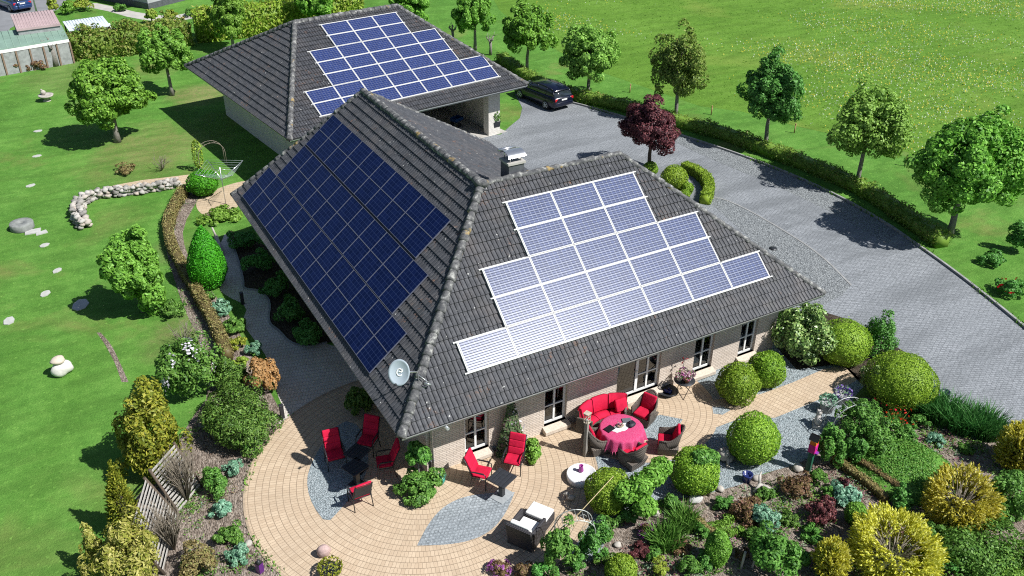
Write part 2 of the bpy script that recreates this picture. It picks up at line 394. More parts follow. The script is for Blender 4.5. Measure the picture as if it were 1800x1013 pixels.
sheet('side_path', smooth_open(GP("395,412 386,432 384,450 393,482 384,509 400,522 436,538 425,568 445,595 463,618 477,645 486,690 500,722 490,745"), 1)+[(1.4,2.5),(1.4,9)]+smooth_open(GP("572,604 541,611 509,604 491,582 470,568 477,532 459,511 427,509 429,495 418,454 404,416"), 1), .0085, M_sidepave)
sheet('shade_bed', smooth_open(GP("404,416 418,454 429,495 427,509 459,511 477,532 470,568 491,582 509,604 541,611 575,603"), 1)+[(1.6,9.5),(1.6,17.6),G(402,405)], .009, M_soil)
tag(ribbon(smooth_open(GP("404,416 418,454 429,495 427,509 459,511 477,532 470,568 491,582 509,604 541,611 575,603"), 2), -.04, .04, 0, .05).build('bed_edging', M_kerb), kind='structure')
sheet('drying_circle', smooth_closed(GP("345,368 345,352 365,340 400,325 440,316 450,330 430,350 410,372 385,381 360,381"), 2), .0085, M_sand)
sheet('lawn_path', GP("170,340 200,326 250,317 335,307 339,322 300,327 240,330 195,340"), .006, M_sand)
sheet('gravel_lens', smooth_closed(GP("600,738 560,790 541,830 540,860 550,890 574,922 600,895 640,848 650,800 635,750"), 1), .017, M_blue)
L0, L1 = G(733, 960), G(905, 866)
def lens(a, b, bulge, n=24):
    a, b = Vector((*a, 0)), Vector((*b, 0)); t = b-a; nn = Vector((-t.y, t.x, 0)).normalized()
    up = [a+t*(i/n)+nn*bulge*sin(pi*i/n) for i in range(n+1)]; dn = [a+t*(i/n)-nn*bulge*sin(pi*i/n) for i in range(n-1, 0, -1)]
    return [(q.x, q.y) for q in up+dn]
sheet('sett_lens', lens(L0, L1, .82), .017, M_lens)
sheet('gravel_lens', GP("1120,745 1160,730 1200,738 1190,755 1150,775 1125,770"), .021, M_blue)
sheet('gravel_lens', GP("1252,716 1272,716 1284,722 1270,730 1254,728"), .021, M_blue)
sheet('neighbour_yard', GP("-120,12 0,84 18,50 60,28 100,18 120,0 128,-40 -60,-60"), .006, M_asph)
sheet('neighbour_path', smooth_open(GP("150,12 160,4 200,12 250,24 300,29 345,20 390,4"), 1)+smooth_open(GP("392,12 345,32 295,40 235,33 190,20"), 1), .006, M_conc)
sheet('worn_track', smooth_open(GP("170,585 185,606 203,640 214,672"), 1)+smooth_open(GP("226,672 210,636 196,606 177,585"), 1), .005, M_mulch)

# flowers in the meadow: far too many to count
def dots(name, n, size, cols, z, poly, thr, seed):
    rg = np.random.default_rng(seed); P = scatter(poly, n, rg)
    k = np.sin(P[:, 0]*.21+1.3)*np.sin(P[:, 1]*.17+.4)+np.sin(P[:, 0]*.09-P[:, 1]*.13)+.7*np.sin(P[:, 0]*.5+P[:, 1]*.37)
    P = P[k*1.5+rg.normal(0, .8, len(P)) > thr]; n = len(P); a = rg.uniform(0, pi, n); s = size*rg.uniform(.6, 1.5, n)
    V = np.zeros((n, 4, 3))
    for i in range(4):
        V[:, i, 0] = P[:, 0]+s*np.cos(a+i*pi/2); V[:, i, 1] = P[:, 1]+s*np.sin(a+i*pi/2); V[:, i, 2] = z+rg.uniform(0, .06, n)+(.03*np.cos(i*pi/2))
    me = mesh_np(name, V.reshape(-1, 3), [np.arange(4*n).reshape(-1, 4)])
    return tag(link(name, me, leafmat(name+'_petal', cols, .2)), 'small %s flowers sprinkled through the green meadow' % cols_name[name], name, kind='stuff')
cols_name = {'dandelions': 'yellow', 'daisies': 'white'}
mp = GP("905,5 985,92 1062,129 1164,164 1302,196 1462,236 1595,268 1800,335 1900,380 2000,40 1800,-10 1300,-10")
dots('dandelions', 14000, .034, [(.42,.38,.03), (.55,.48,.05)], .1, mp, .9, 3)
dots('daisies', 12000, .028, [(.38,.44,.32), (.5,.55,.45)], .1, mp, .6, 5)
# grass tussocks of the meadow
def tufts(name, n, size, mat, poly, seed, label, h=.14):
    rg = np.random.default_rng(seed); P = scatter(poly, n, rg); a = rg.uniform(0, 2*pi, n); s = size*rg.uniform(.5, 1.4, n)
    V = np.zeros((n, 4, 3)); lean = rg.uniform(-.7, .7, (n, 2))
    dx, dy = np.cos(a)*s, np.sin(a)*s; hh = h*rg.uniform(.5, 1.5, n)
    V[:, 0] = np.c_[P[:, 0]-dx, P[:, 1]-dy, np.zeros(n)]; V[:, 1] = np.c_[P[:, 0]+dx, P[:, 1]+dy, np.zeros(n)]
    V[:, 2] = np.c_[P[:, 0]+dx*.6+lean[:, 0]*hh, P[:, 1]+dy*.6+lean[:, 1]*hh, hh]; V[:, 3] = np.c_[P[:, 0]-dx*.6+lean[:, 0]*hh, P[:, 1]-dy*.6+lean[:, 1]*hh, hh]
    me = mesh_np(name, V.reshape(-1, 3), [np.arange(4*n).reshape(-1, 4)])
    return tag(link(name, me, mat), label, 'grass', kind='stuff')
M_blade = leafmat('grass_blades', [(.055,.12,.014), (.07,.145,.018), (.09,.17,.026), (.10,.165,.03)], .35, .6, .1)
tufts('meadow_tufts', 9000, .05, M_blade, mp, 11, 'tufts of long grass over the meadow', .035)

leafmat('lawn_blades', [(.04,.10,.012), (.06,.135,.018), (.085,.165,.026), (.11,.18,.035)], .35, .6, .1)
def verge(name, pts, n, seed, spread, label, h=.07):
    rg = np.random.default_rng(seed); pts = np.array(pts); i = rg.integers(0, len(pts)-1, n); f = rg.uniform(0, 1, n)[:, None]; P = pts[i]+(pts[i+1]-pts[i])*f+rg.normal(0, spread, (n, 2)); P = P[(np.sin(P[:, 0]*2.3)+np.sin(P[:, 1]*1.7+1)+rg.normal(0, .4, len(P))) > .2]; n = len(P)
    a = rg.uniform(0, 2*pi, n); s = .03*rg.uniform(.5, 1.5, n); hh = h*rg.uniform(.4, 1.4, n); L = rg.uniform(-.6, .6, (n, 2)); dx, dy = np.cos(a)*s, np.sin(a)*s; V = np.zeros((n, 4, 3))
    V[:, 0] = np.c_[P[:, 0]-dx, P[:, 1]-dy, np.zeros(n)]; V[:, 1] = np.c_[P[:, 0]+dx, P[:, 1]+dy, np.zeros(n)]; V[:, 2] = np.c_[P+L*hh[:, None], hh]+np.c_[dx*.5, dy*.5, np.zeros(n)]; V[:, 3] = np.c_[P+L*hh[:, None], hh]-np.c_[dx*.5, dy*.5, np.zeros(n)]
    tag(link(name, mesh_np(name, V.reshape(-1, 3), [np.arange(4*n).reshape(-1, 4)]), _mc['lawn_blades']), label, 'grass', kind='stuff')
verge('verge_grass', kerb_rs, 5200, 3, .07, 'grass and weeds creeping over the driveway kerb', .12)
verge('verge_grass', patio[35:75], 900, 5, .06, 'weeds along the outer terrace edge', .07)
# ================================================================== building kit
def roof_mat():
    t = NT('roof_tiles'); o = t.obj(); 
    n1 = t.noise(o, 1.1, 4, .6); n2 = t.noise(o, 7.5, 3, .6); n3 = t.noise(o, .75, 3, .5, .3)
    c = t.ramp(n2, [(.3, (.038,.04,.046)), (.55, (.06,.062,.07)), (.75, (.092,.094,.102))])
    c = t.mix(t.ramp(n1, [(.5, (0,0,0)), (.75, (.5,.5,.5))]), c, (.115,.1,.095))
    pat = t.math('MULTIPLY', t.ramp(n3, [(.55, (0,0,0)), (.68, (1,1,1))]), t.ramp(t.noise(o, 4.5, 4, .7), [(.56, (0,0,0)), (.68, (.85,.85,.85))]))
    fl = t.n('VectorMath', {'operation': 'FLOOR'}); t.set(fl.inputs[0], t.mapv(o, scale=(3.33, 3.33, 4.2))); wn = t.n('TexWhiteNoise', Vector=fl.outputs[0]).outputs[0]
    c = t.mix(1.0, c, t.ramp(wn, [(0, (.86,.86,.86)), (1, (1.12,1.12,1.11))]), 'MULTIPLY')
    c = t.mix(t.ramp(t.noise(t.mapv(o, scale=(1, 1, .35)), 1.7, 5, .7), [(.56, (0,0,0)), (.7, (.3,.3,.3))]), c, (.05,.052,.04))
    c = t.mix(pat, c, (.24,.11,.05))
    c = t.mix(t.ramp(t.noise(o, 9, 2, .4), [(.735, (0,0,0)), (.755, (1,1,1))]), c, (.42,.42,.4))
    return t.pbr(c, .55, 0, .45, t.bump(t.noise(o, 40, 3), .25, .01))
M_roof = roof_mat()
def ridge_mat():
    t = NT('ridge_tile'); o = t.obj()
    c = t.ramp(t.noise(o, 5.5, 5, .7), [(.38, (.055,.057,.062)), (.54, (.13,.13,.13)), (.66, (.36,.36,.34))])
    c = t.mix(t.ramp(t.noise(o, 2.1, 3, .5), [(.66, (0,0,0)), (.72, (.7,.7,.7))]), c, (.38,.26,.08))
    return t.pbr(c, .75, 0, .3, t.bump(t.noise(o, 30, 4), .5, .02))
M_ridge = ridge_mat()
def brick_mat(name, c1, c2, mort, bw=.24, bh=.071):
    t = NT(name); o = t.obj(); s = t.n('SeparateXYZ', Vector=o); nrm = t.n('SeparateXYZ', Vector=t.n('TexCoord').outputs['Normal'])
    horiz = t.math('GREATER_THAN', t.math('ABSOLUTE', nrm.outputs[0]), .7)
    u = t.n('Mix', {'data_type': 'FLOAT'}); t.set(u.inputs[0], horiz); t.set(u.inputs[2], s.outputs[0]); t.set(u.inputs[3], s.outputs[1])
    v = t.n('CombineXYZ', X=u.outputs[0], Y=s.outputs[2], Z=0.0).outputs[0]
    b = t.n('TexBrick', {'offset': .5}, Vector=v, Color1=c1, Color2=c2, Mortar=mort, Scale=1.0, Mortar_Size=.009, Mortar_Smooth=.2, Bias=-.1, Brick_Width=bw, Row_Height=bh)
    c = t.mix(t.ramp(t.noise(o, 1.4, 4, .6), [(.4, (0,0,0)), (.75, (.35,.35,.35))]), b.outputs[0], tuple(x*.7 for x in c2))
    h = t.math('ADD', t.math('MULTIPLY', b.outputs[1], -1), t.math('MULTIPLY', t.noise(o, 35, 3), .3))
    return t.pbr(c, .85, 0, .2, t.bump(h, .6, .012))
M_brick = brick_mat('cream_brick', (.70,.605,.52), (.585,.495,.415), (.37,.32,.28))
M_brick2 = brick_mat('beige_brick', (.68,.65,.60), (.63,.595,.545), (.56,.53,.49))
M_white = plain('white_paint', (.78,.78,.76), .4, var=.05)
M_zinc = plain('zinc', (.55,.57,.59), .35, .6, var=.12)
M_soffit = plain('soffit_board', (.34,.33,.32), .6, var=.1)
M_dark = plain('dark_interior', (.02,.018,.017), .9)
M_slate = plain('slate_cladding', (.085,.09,.1), .6, var=.3, scale=6, bump=.3)
M_steel = plain('brushed_steel', (.62,.63,.65), .28, .85, var=.1)
t = NT('window_glass'); M_glass = t.pbr((.018,.024,.03), .03, 0, .9)

def wave(n, pitch=.15, amp=.042):
    fr = [0, .12, .5, .88]; hs = [0, .65, 1, .65]; us = []; h = []
    for k in range(n):
        for a, b in zip(fr, hs): us.append((k+a)*pitch); h.append(b*amp)
    us.append(n*pitch); h.append(0); return np.array(us), np.array(h)
def roof_face(poly, course=.335, pitch=.15):
    """real tile courses over a planar convex polygon whose first edge is the eave; returns verts, quads"""
    P = [Vector(p) for p in poly]; u = (P[1]-P[0]).normalized(); nrm = (P[1]-P[0]).cross(P[-1]-P[0]).normalized()
    if nrm.z < 0: nrm = -nrm
    v = nrm.cross(u)
    if v.z < 0: v = -v
    L = [((p-P[0]).dot(u), (p-P[0]).dot(v)) for p in P]
    u0 = min(a for a, b in L); u1 = max(a for a, b in L); v1 = max(b for a, b in L)
    us, hs = wave(int((u1-u0)/pitch)+2, pitch); us = us+u0-.05; nu = len(us); nc = int(v1/course)+1
    V = []; F = []; rg = np.random.default_rng(int(abs(poly[0][0]*7+poly[1][1]*13))+5)
    tile = np.repeat(rg.uniform(-.004, .006, nu//4+1), 4)[:nu]
    for j in range(nc):
        a, b = j*course-.03, (j+1)*course; jit = np.repeat(rg.uniform(-.005, .007, nu//8+1), 8)[:nu]
        for vv, lift in ((a, -.004), (a, .05), (b, .004)):
            hh = hs+lift+(jit+tile*.5 if lift > .04 else 0) if lift > 0 else np.full(nu, -.004)
            V.append(np.c_[us, np.full(nu, vv), hh])
        o = 3*j*nu; i = np.arange(nu-1)
        for r in (0, 1): F.append(np.c_[o+r*nu+i, o+r*nu+i+1, o+(r+1)*nu+i+1, o+(r+1)*nu+i])
    me = mesh_np('tmp', np.concatenate(V), [np.concatenate(F)]); bm = bmesh.new(); bm.from_mesh(me); bpy.data.meshes.remove(me)
    n = len(L); cx = sum(a for a, b in L)/n; cy = sum(b for a, b in L)/n
    for k in range(1, n):
        a, b = Vector((*L[k], 0)), Vector((*L[(k+1) % n], 0)); e = (b-a).normalized(); no = Vector((e.y, -e.x, 0))
        if no.dot(Vector((cx, cy, 0))-a) > 0: no = -no
        bmesh.ops.bisect_plane(bm, geom=bm.verts[:]+bm.edges[:]+bm.faces[:], plane_co=a, plane_no=no, clear_outer=True)
    M = Matrix(((u.x, v.x, nrm.x, P[0].x), (u.y, v.y, nrm.y, P[0].y), (u.z, v.z, nrm.z, P[0].z), (0, 0, 0, 1)))
    bm.transform(M); bm.verts.index_update()
    vs = [v.co.copy() for v in bm.verts]; fs = [[v.index for v in f.verts] for f in bm.faces]; bm.free()
    return vs, fs
def caps(mb, a, b, r=.135, step=.36, seed=1, lift=.03):
    a, b = Vector(a), Vector(b); L = (b-a).length; t = (b-a)/L; s = t.cross(Vector((0,0,1))).normalized(); w = s.cross(t)
    n = int(L/step); step = L/n; rg = random.Random(seed)
    for k in range(n):
        vs = []; fs = []; dr = rg.uniform(-.008, .01); dz = rg.uniform(-.008, .012)
        for q, (d, rr) in enumerate(((-.02, r+.022+dr), (step*.2, r+.02+dr), (step+.03, r-.012+dr))):
            c = a+t*(k*step+d)+w*(lift+dz)
            for i in range(9):
                an = pi*1.16*(i/8)-.08*pi; vs.append(c+s*cos(an)*rr*1.05+w*(sin(an)*rr*.95))
        for q in range(2):
            for i in range(8): fs.append((q*9+i, q*9+i+1, q*9+9+i+1, q*9+9+i))
        fs.append(tuple(range(8, -1, -1)))
        mb.add(vs, fs, True)
def gutter(mb, a, b, r=.075):
    a, b = Vector(a), Vector(b); t = (b-a).normalized(); s = Vector((t.y, -t.x, 0)); vs = []; fs = []
    for p in (a, b):
        for i in range(9): an = pi+pi*i/8; vs.append(p+s*(cos(an)*r+r*.25)+Vector((0,0,sin(an)*r)))
        for i in range(8, -1, -1): an = pi+pi*i/8; vs.append(p+s*(cos(an)*(r-.016)+r*.25)+Vector((0,0,sin(an)*(r-.016)-.001)))
    n = 18
    for i in range(n): fs.append((i, (i+1) % n, (i+1) % n+n, i+n))
    mb.add(vs, fs); mb.box(-.001, .001, -.001, .001, -.001, .001, Matrix.Translation(a+s*.07))
def wall_openings(mb, x0, x1, z0, z1, y0, y1, ops):
    """wall along x with rectangular holes; thickness y0..y1"""
    xs = x0
    for (a, b, c, d) in sorted(ops):
        mb.box(xs, a, y0, y1, z0, z1); mb.box(a, b, y0, y1, z0, c); mb.box(a, b, y0, y1, d, z1); xs = b
    mb.box(xs, x1, y0, y1, z0, z1)

# ================================================================== the house
W_, L_, M_, ZE, TP = 10.74, 16.16, 17.994, 2.949, .8175
ZR = ZE+TP*W_/2; H2 = W_/2; XR = 12.33; FY = M_-2.285
house = empty('house', (0, 0, 0), 0, 'cream brick bungalow with dark tiled roof and white windows, nearest building, facing the terrace', 'house')
A, B, C_, E_, F_, G_, K_, Vv, B2 = (0,0,ZE), (L_,0,ZE), (0,M_,ZE), (H2,H2,ZR), (H2,FY,ZR), (L_-H2,H2,ZR), (XR,M_,ZE), (XR,W_,ZE), (L_,W_,ZE)
rf = MB()
for poly in ([A,B,G_,E_], [C_,A,E_,F_], [K_,C_,F_], [B,B2,G_], [Vv,K_,F_,E_], [B2,Vv,E_,G_]):
    rf.add(*roof_face(poly))
roof = rf.build('roof', M_roof, house)
rg_ = MB()
for i, (a, b) in enumerate(((A,E_), (F_,E_), (C_,F_), (K_,F_), (G_,E_), (B,G_), (B2,G_))): caps(rg_, a, b, .12 if i in (0, 1) else .085, seed=i)
rg_.blob((H2, H2, ZR+.06), (.26, .26, .16), 12, 7, .15, 3)
rg_.build('ridge_tiles', M_ridge, roof)
gt = MB()
for a, b in ((B, A), (A, C_), (C_, K_), (B2, B)):
    gutter(gt, (a[0], a[1], ZE-.02), (b[0], b[1], ZE-.02))
gt.build('gutter', M_zinc, house)
MB().prism([(.03,.03), (L_-.03,.03), (L_-.03,W_-.03), (XR-.03,W_-.03), (XR-.03,M_-.03), (.03,M_-.03)], ZE-.16, ZE-.03).build('soffit', M_soffit, house)
OX, OY = 1.255, 1.255
wins = [(2.57,3.42,.27,2.3), (5.47,6.33,.27,2.3), (8.33,10.15,.24,2.3), (11.65,12.52,.27,2.3), (13.75,14.55,.27,2.3)]
wl = MB(); ZW = ZE-.165
wall_openings(wl, OX, 15.5, 0, ZW, OY, OY+.3, wins)
wl.box(OX, OX+.3, OY+.3, 16.9, 0, ZW); wl.box(OX+.3, 11.2, 16.6, 16.9, 0, ZW); wl.box(10.9, 11.2, 9.6, 16.6, 0, ZW); wl.box(11.2, 15.5, 9.3, 9.6, 0, ZW); wl.box(15.2, 15.5, OY+.3, 9.3, 0, ZW)
wl.build('wall', M_brick, house)
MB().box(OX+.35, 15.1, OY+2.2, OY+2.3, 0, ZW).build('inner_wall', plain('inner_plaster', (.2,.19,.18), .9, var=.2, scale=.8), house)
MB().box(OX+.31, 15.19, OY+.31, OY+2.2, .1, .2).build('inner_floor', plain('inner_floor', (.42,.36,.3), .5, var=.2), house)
M_curt = plain('curtain_cloth', (.62,.6,.57), .9, var=.12, scale=12)
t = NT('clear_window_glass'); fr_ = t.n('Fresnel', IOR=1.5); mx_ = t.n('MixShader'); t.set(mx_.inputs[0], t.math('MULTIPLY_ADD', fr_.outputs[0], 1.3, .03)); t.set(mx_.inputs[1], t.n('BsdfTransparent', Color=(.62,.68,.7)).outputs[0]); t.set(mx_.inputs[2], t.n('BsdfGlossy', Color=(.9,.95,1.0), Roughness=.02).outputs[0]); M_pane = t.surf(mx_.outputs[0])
M_sillm = plain('sill_brick', (.52,.45,.375), .8, var=.2, scale=14, bump=.3)
for k, (a, b, c, d) in enumerate(wins):
    y = OY+.11; door = k == 2
    fr = MB(); t = .08
    fr.box(a, a+t, y, y+.07, c, d); fr.box(b-t, b, y, y+.07, c, d); fr.box(a+t, b-t, y, y+.07, c, c+.085); fr.box(a+t, b-t, y, y+.07, d-t, d)
    if door:
        m = (a+b)/2-.02; fr.box(m-.055, m+.055, y-.01, y+.075, c+.085, d-t); grids = [(m+.055, b-t)]
    else: grids = [(a+t, b-t)]
    for (g0, g1) in grids:
        mm = (g0+g1)/2; fr.box(mm-.035, mm+.035, y-.006, y+.066, c+.085, d-t)
        for q in (1, 2):
            zz = c+.085+(d-t-c-.085)*q/3
            fr.box(g0, mm-.035, y, y+.06, zz-.023, zz+.023); fr.box(mm+.035, g1, y, y+.06, zz-.023, zz+.023)
    win = fr.build('terrace_door' if door else 'window', M_white, house)
    MB().box(a+t*.5, b-t*.5, y+.025, y+.035, c+.04, d-t*.5).build('pane', M_pane, win)
    cu = MB(); cw = (b-a)*(.28 if k % 2 else .2)
    for q in range(6):
        for (c0, sg) in ((a+.02, 1), (b-.02, -1)):
            if k == 2 and sg == 1: continue
            cu.cbox((c0+sg*cw*(q+.5)/6, OY+.37+.03*(q % 2), (c+d)/2), (cw/6*1.1, .03, d-c-.02), rz=.5*(1 if q % 2 else -1))
    cu.build('curtain', M_curt, win)
    s = MB(); s.add([(a-.06,OY-.001,c-.012),(b+.06,OY-.001,c-.012),(b+.06,OY-.24,c-.09),(a-.06,OY-.24,c-.09),(a-.06,OY-.001,c-.24),(b+.06,OY-.001,c-.24),(b+.06,OY-.24,c-.21),(a-.06,OY-.24,c-.21)],
          [(0,3,2,1),(4,5,6,7),(3,7,6,2),(0,4,7,3),(1,2,6,5)])
    s.box(a, b, OY-.001, y+.0, c-.03, c); s.build('sill', M_sillm, win)
    if door: MB().tube([(m-.02, y-.05, 1.1), (m-.02, y-.05, 1.22)], .012).tube([(m-.02, y-.05, 1.16), (m-.02, y, 1.16)], .01).build('handle', M_steel, win)
dp = MB(); dp.tube([(OX+.16, OY-.07, .05), (OX+.16, OY-.07, 2.3), (OX+.14, OY-.45, 2.6), (OX+.14, -.1, 2.78)], .05, 10)
for z in (.6, 1.8): dp.cbox((OX+.16, OY-.05, z), (.13, .1, .03))
dp.build('downpipe', M_zinc, house)
la = MB(); la.lathe([(.0,0), (.06,0), (.07,.04), (.05,.1), (.09,.14), (.11,.28), (.03,.34)], 12, (2.0, OY-.28, 2.02)); la.tube([(2.0, OY, 2.42), (2.0, OY-.28, 2.44), (2.0, OY-.28, 2.34)], .018)
la.build('wall_lamp', M_zinc, house)
# chimney
ch = MB(); ch.box(6.47, 7.05, 5.5, 6.06, 6.3, 7.72); chim = ch.build('chimney', M_slate, house)
MB().box(6.43, 7.09, 5.46, 6.1, 7.72, 7.79).build('chimney_cap', M_conc, chim)
hd = MB()
for x in (6.56, 6.96):
    for y in (5.58, 5.98): hd.tube([(x, y, 7.79), (x, y, 8.06)], .018)
vsx = []; N = 10
for s_ in (0, .02):
    for i in range(N+1):
        an = radians(20+140*i/N); vsx += [(6.45, 5.78+.33*cos(an), 7.9+.2*sin(an)+s_), (7.1, 5.78+.33*cos(an), 7.9+.2*sin(an)+s_)]
fsx = []
for i in range(N):
    o = 2*i; fsx.append((o, o+1, o+3, o+2)); o += 2*(N+1); fsx.append((o, o+2, o+3, o+1))
hd.add(vsx, fsx, True); hd.tube([(6.4, 6.12, 8.06), (7.05, 6.12, 8.06)], .05, 10); hd.build('chimney_hood', M_steel, chim)

# ================================================================== the garage
GX, GY, GA, GLX, GLY, GZ, GT = 4.013, 22.844, .126, 14.437, 14.344, 3.0, .487
gar = empty('garage', (GX, GY, 0), GA, 'detached garage with wide open carport bay under a dark hipped roof with solar panels', 'garage')
gzr = GZ+GT*GLY/2; gh = 4.05
gA, gB, gC, gD, gE, gF = (0,0,GZ), (GLX,0,GZ), (GLX,GLY,GZ), (0,GLY,GZ), (gh,GLY/2,gzr), (GLX-gh,GLY/2,gzr)
r2 = MB()
for poly in ([gA,gB,gF,gE], [gD,gA,gE], [gC,gD,gE,gF], [gB,gC,gF]): r2.add(*roof_face(poly))
groof = r2.build('roof', M_roof, gar)
c2 = MB()
for i, (a, b) in enumerate(((gA,gE), (gD,gE), (gE,gF), (gB,gF), (gC,gF))): caps(c2, a, b, .125, seed=20+i)
c2.build('ridge_tiles', M_ridge, groof)
g2 = MB()
for a, b in ((gB,gA), (gA,gD), (gD,gC), (gC,gB)): gutter(g2, (a[0],a[1],GZ-.02), (b[0],b[1],GZ-.02))
g2.build('gutter', M_zinc, gar)
MB().box(.03, GLX-.03, .03, GLY-.03, GZ-.15, GZ-.03).build('soffit', M_soffit, gar)
gw = MB(); zt = GZ-.155
gw.box(1.55, 1.85, 1.1, 13.2, 0, zt); gw.box(1.85, 13.35, 12.9, 13.2, 0, zt); gw.box(13.05, 13.35, 1.1, 12.9, 0, zt); gw.box(1.85, 4.2, 1.1, 1.4, 0, zt); gw.box(12.55, 13.05, 1.1, 1.6, 0, zt)
gw.box(4.2, 12.55, 7.0, 7.3, 0, zt); gw.box(4.2, 4.5, 1.4, 7.0, 0, zt)
gw.build('wall', M_brick2, gar)
bm_ = MB(); bm_.box(4.2, 12.55, 1.12, 1.42, 2.5, zt); bm_.build('lintel', plain('dark_timber', (.06,.045,.035), .6, var=.25), gar)
gdr = MB(); gdr.box(5.0, 8.0, 6.93, 6.99, 0, 2.3)
for i in range(1, 6): gdr.box(5.0, 8.0, 6.915, 6.93, i*.38-.012, i*.38+.012)
gdr.build('garage_door', plain('dark_brown_paint', (.05,.035,.03), .5), gar)

# ================================================================== solar panels
def cell_mat(name, base, base2, line, nx, ny, w, h, bus, rough, metal, spec=.25, coat=.25, busw=.13):
    t = NT(name); s = t.n('SeparateXYZ', Vector=t.obj())
    fx = t.math('FRACT', t.math('MULTIPLY_ADD', s.outputs[0], nx/w, nx/2+100)); fy = t.math('FRACT', t.math('MULTIPLY_ADD', s.outputs[1], ny/h, ny/2+100))
    def edge(f, wd): return t.math('GREATER_THAN', t.math('ABSOLUTE', t.math('SUBTRACT', f, .5)), .5-wd)
    g = t.math('MAXIMUM', edge(fx, .035), edge(fy, .035))
    fb = t.math('FRACT', t.math('MULTIPLY', fy, bus)); b = t.math('LESS_THAN', t.math('ABSOLUTE', t.math('SUBTRACT', fb, .5)), busw)
    cellid = t.n('CombineXYZ', X=t.math('FLOOR', t.math('MULTIPLY_ADD', s.outputs[0], nx/w, nx/2+100)), Y=t.math('FLOOR', t.math('MULTIPLY_ADD', s.outputs[1], ny/h, ny/2+100)), Z=t.math('MULTIPLY', t.n('ObjectInfo').outputs['Random'], 50.0))
    wn = t.n('TexWhiteNoise', Vector=cellid).outputs[0]
    c = t.mix(wn, base, base2); col = t.mix(t.math('MULTIPLY', b, .85), t.mix(g, c, line), (.03,.035,.05))
    p = t.n('BsdfPrincipled'); t.set(p.inputs['Base Color'], col); t.set(p.inputs['Roughness'], rough); t.set(p.inputs['Metallic'], metal)
    t.set(p.inputs['Specular IOR Level'], spec); t.set(p.inputs['Coat Weight'], t.math('MULTIPLY', t.math('SUBTRACT', 1.0, t.math('MULTIPLY', b, .9)), coat)); t.set(p.inputs['Coat Roughness'], .3)
    t.surf(p.outputs[0]); return t.m
M_poly = cell_mat('polycrystalline_cells', (.022,.042,.135), (.034,.06,.178), (.25,.275,.34), 10, 6, 1.6, .93, 2, .5, 0.0, .06, .62)
M_polyg = cell_mat('polycrystalline_cells_garage', (.012,.026,.12), (.019,.038,.155), (.15,.175,.27), 10, 6, 1.49, .85, 2, .5, 0.0, .1, .15)
M_mono = cell_mat('monocrystalline_cells', (.003,.008,.042), (.005,.012,.06), (.028,.045,.12), 6, 10, 1.06, 1.63, 1, .3, 0.0, .05, .0, -1.0)
M_alu = plain('aluminium_frame', (.54,.54,.53), .5, 0.0, spec=.2, var=.05); M_alud = plain('dull_frame', (.13,.14,.19), .5, .2, var=.06)
def panel_mesh(w, h, t, d=.04):
    f = MB(); f.box(-w/2, w/2, -h/2, -h/2+t, 0, d); f.box(-w/2, w/2, h/2-t, h/2, 0, d); f.box(-w/2, -w/2+t, -h/2+t, h/2-t, 0, d); f.box(w/2-t, w/2, -h/2+t, h/2-t, 0, d)
    c = MB(); c.box(-w/2+t*.8, w/2-t*.8, -h/2+t*.8, h/2-t*.8, .006, d-.006)
    return f.mesh('frame'), c.mesh('cells')
ORD = ['first', 'second', 'third', 'fourth', 'fifth', 'sixth', 'seventh', 'eighth', 'ninth', 'tenth', 'eleventh', 'twelfth', 'thirteenth']
def face_matrix(p, u, n):
    u = Vector(u).normalized(); n = Vector(n).normalized(); v = n.cross(u)
    return Matrix(((u.x, v.x, n.x, p[0]), (u.y, v.y, n.y, p[1]), (u.z, v.z, n.z, p[2]), (0, 0, 0, 1)))
def panel_field(FM, rows, pw, ph, w, h, t, mcell, mframe, lab, group, off=.1, mid=False, parent_rails=None, mrail=None, stubs=True):
    """rows: list from the lowest row up of (u0, v0, count)"""
    fm, cm = panel_mesh(w, h, t); n = len(rows)
    for r, (u0, v0, cnt) in enumerate(rows):
        for k in range(cnt):
            e = empty('solar_panel', (0,0,0)); tag(e, lab % (ORD[k], ['lowest', 'second lowest', 'third lowest', 'fourth lowest', 'fifth lowest', 'second highest', 'top'][r] if n == 7 else ['lowest', 'second lowest', 'middle', 'second highest', 'top'][r] if n == 5 else ['bottom', 'middle', 'top'][r]), 'solar panel', group)
            e.matrix_world = FM @ Matrix.Translation((u0+(k+.5)*pw, v0+ph/2, off))
            link('frame', fm, mframe, e); link('cells', cm, mcell, e)
            if mid: link('middle_rail', MIDM, mframe, e)
MIDM = MB().box(-.5, .5, -.014, .014, .03, .043).mesh('middle_rail')
kf = sqrt(1+TP*TP)
FMf = face_matrix(A, (1,0,0), (0,-TP,1))
px0, s0, pw, ph = 2.539, 1.143, 1.67, .992
rows_f = [(px0, s0, 7), (px0+pw, s0+ph, 5), (px0+pw, s0+2*ph, 5), (px0+2*pw, s0+3*ph, 3), (px0+2*pw, s0+4*ph, 3)]
panel_field(FMf, rows_f, pw, ph, 1.645, .967, .024, M_poly, M_alu, 'white framed panel on front roof, %s from left, %s row', 'white framed panels on the front roof of the house')
FMl = face_matrix(C_, (0,-1,0), (-TP,0,1))
pl = 1.094
rows_l = [(M_-17.04, .36, 13), (M_-16.03, 2.04, 11), (M_-16.03, 3.77, 10)]
panel_field(FMl, rows_l, pl, 1.66, 1.08, 1.65, .014, M_mono, M_alud, 'dark panel on left roof slope, %s from far end, %s row', 'dark panels on the long left roof slope', mid=True)
gk = sqrt(1+GT*GT); GM = Matrix.Translation((GX, GY, 0)) @ Matrix.Rotation(GA, 4, 'Z')
FMg = GM @ face_matrix(gA, (1,0,0), (0,-GT,1))
ga, gs, gpw, gph = 2.14, .938, 1.562, .919
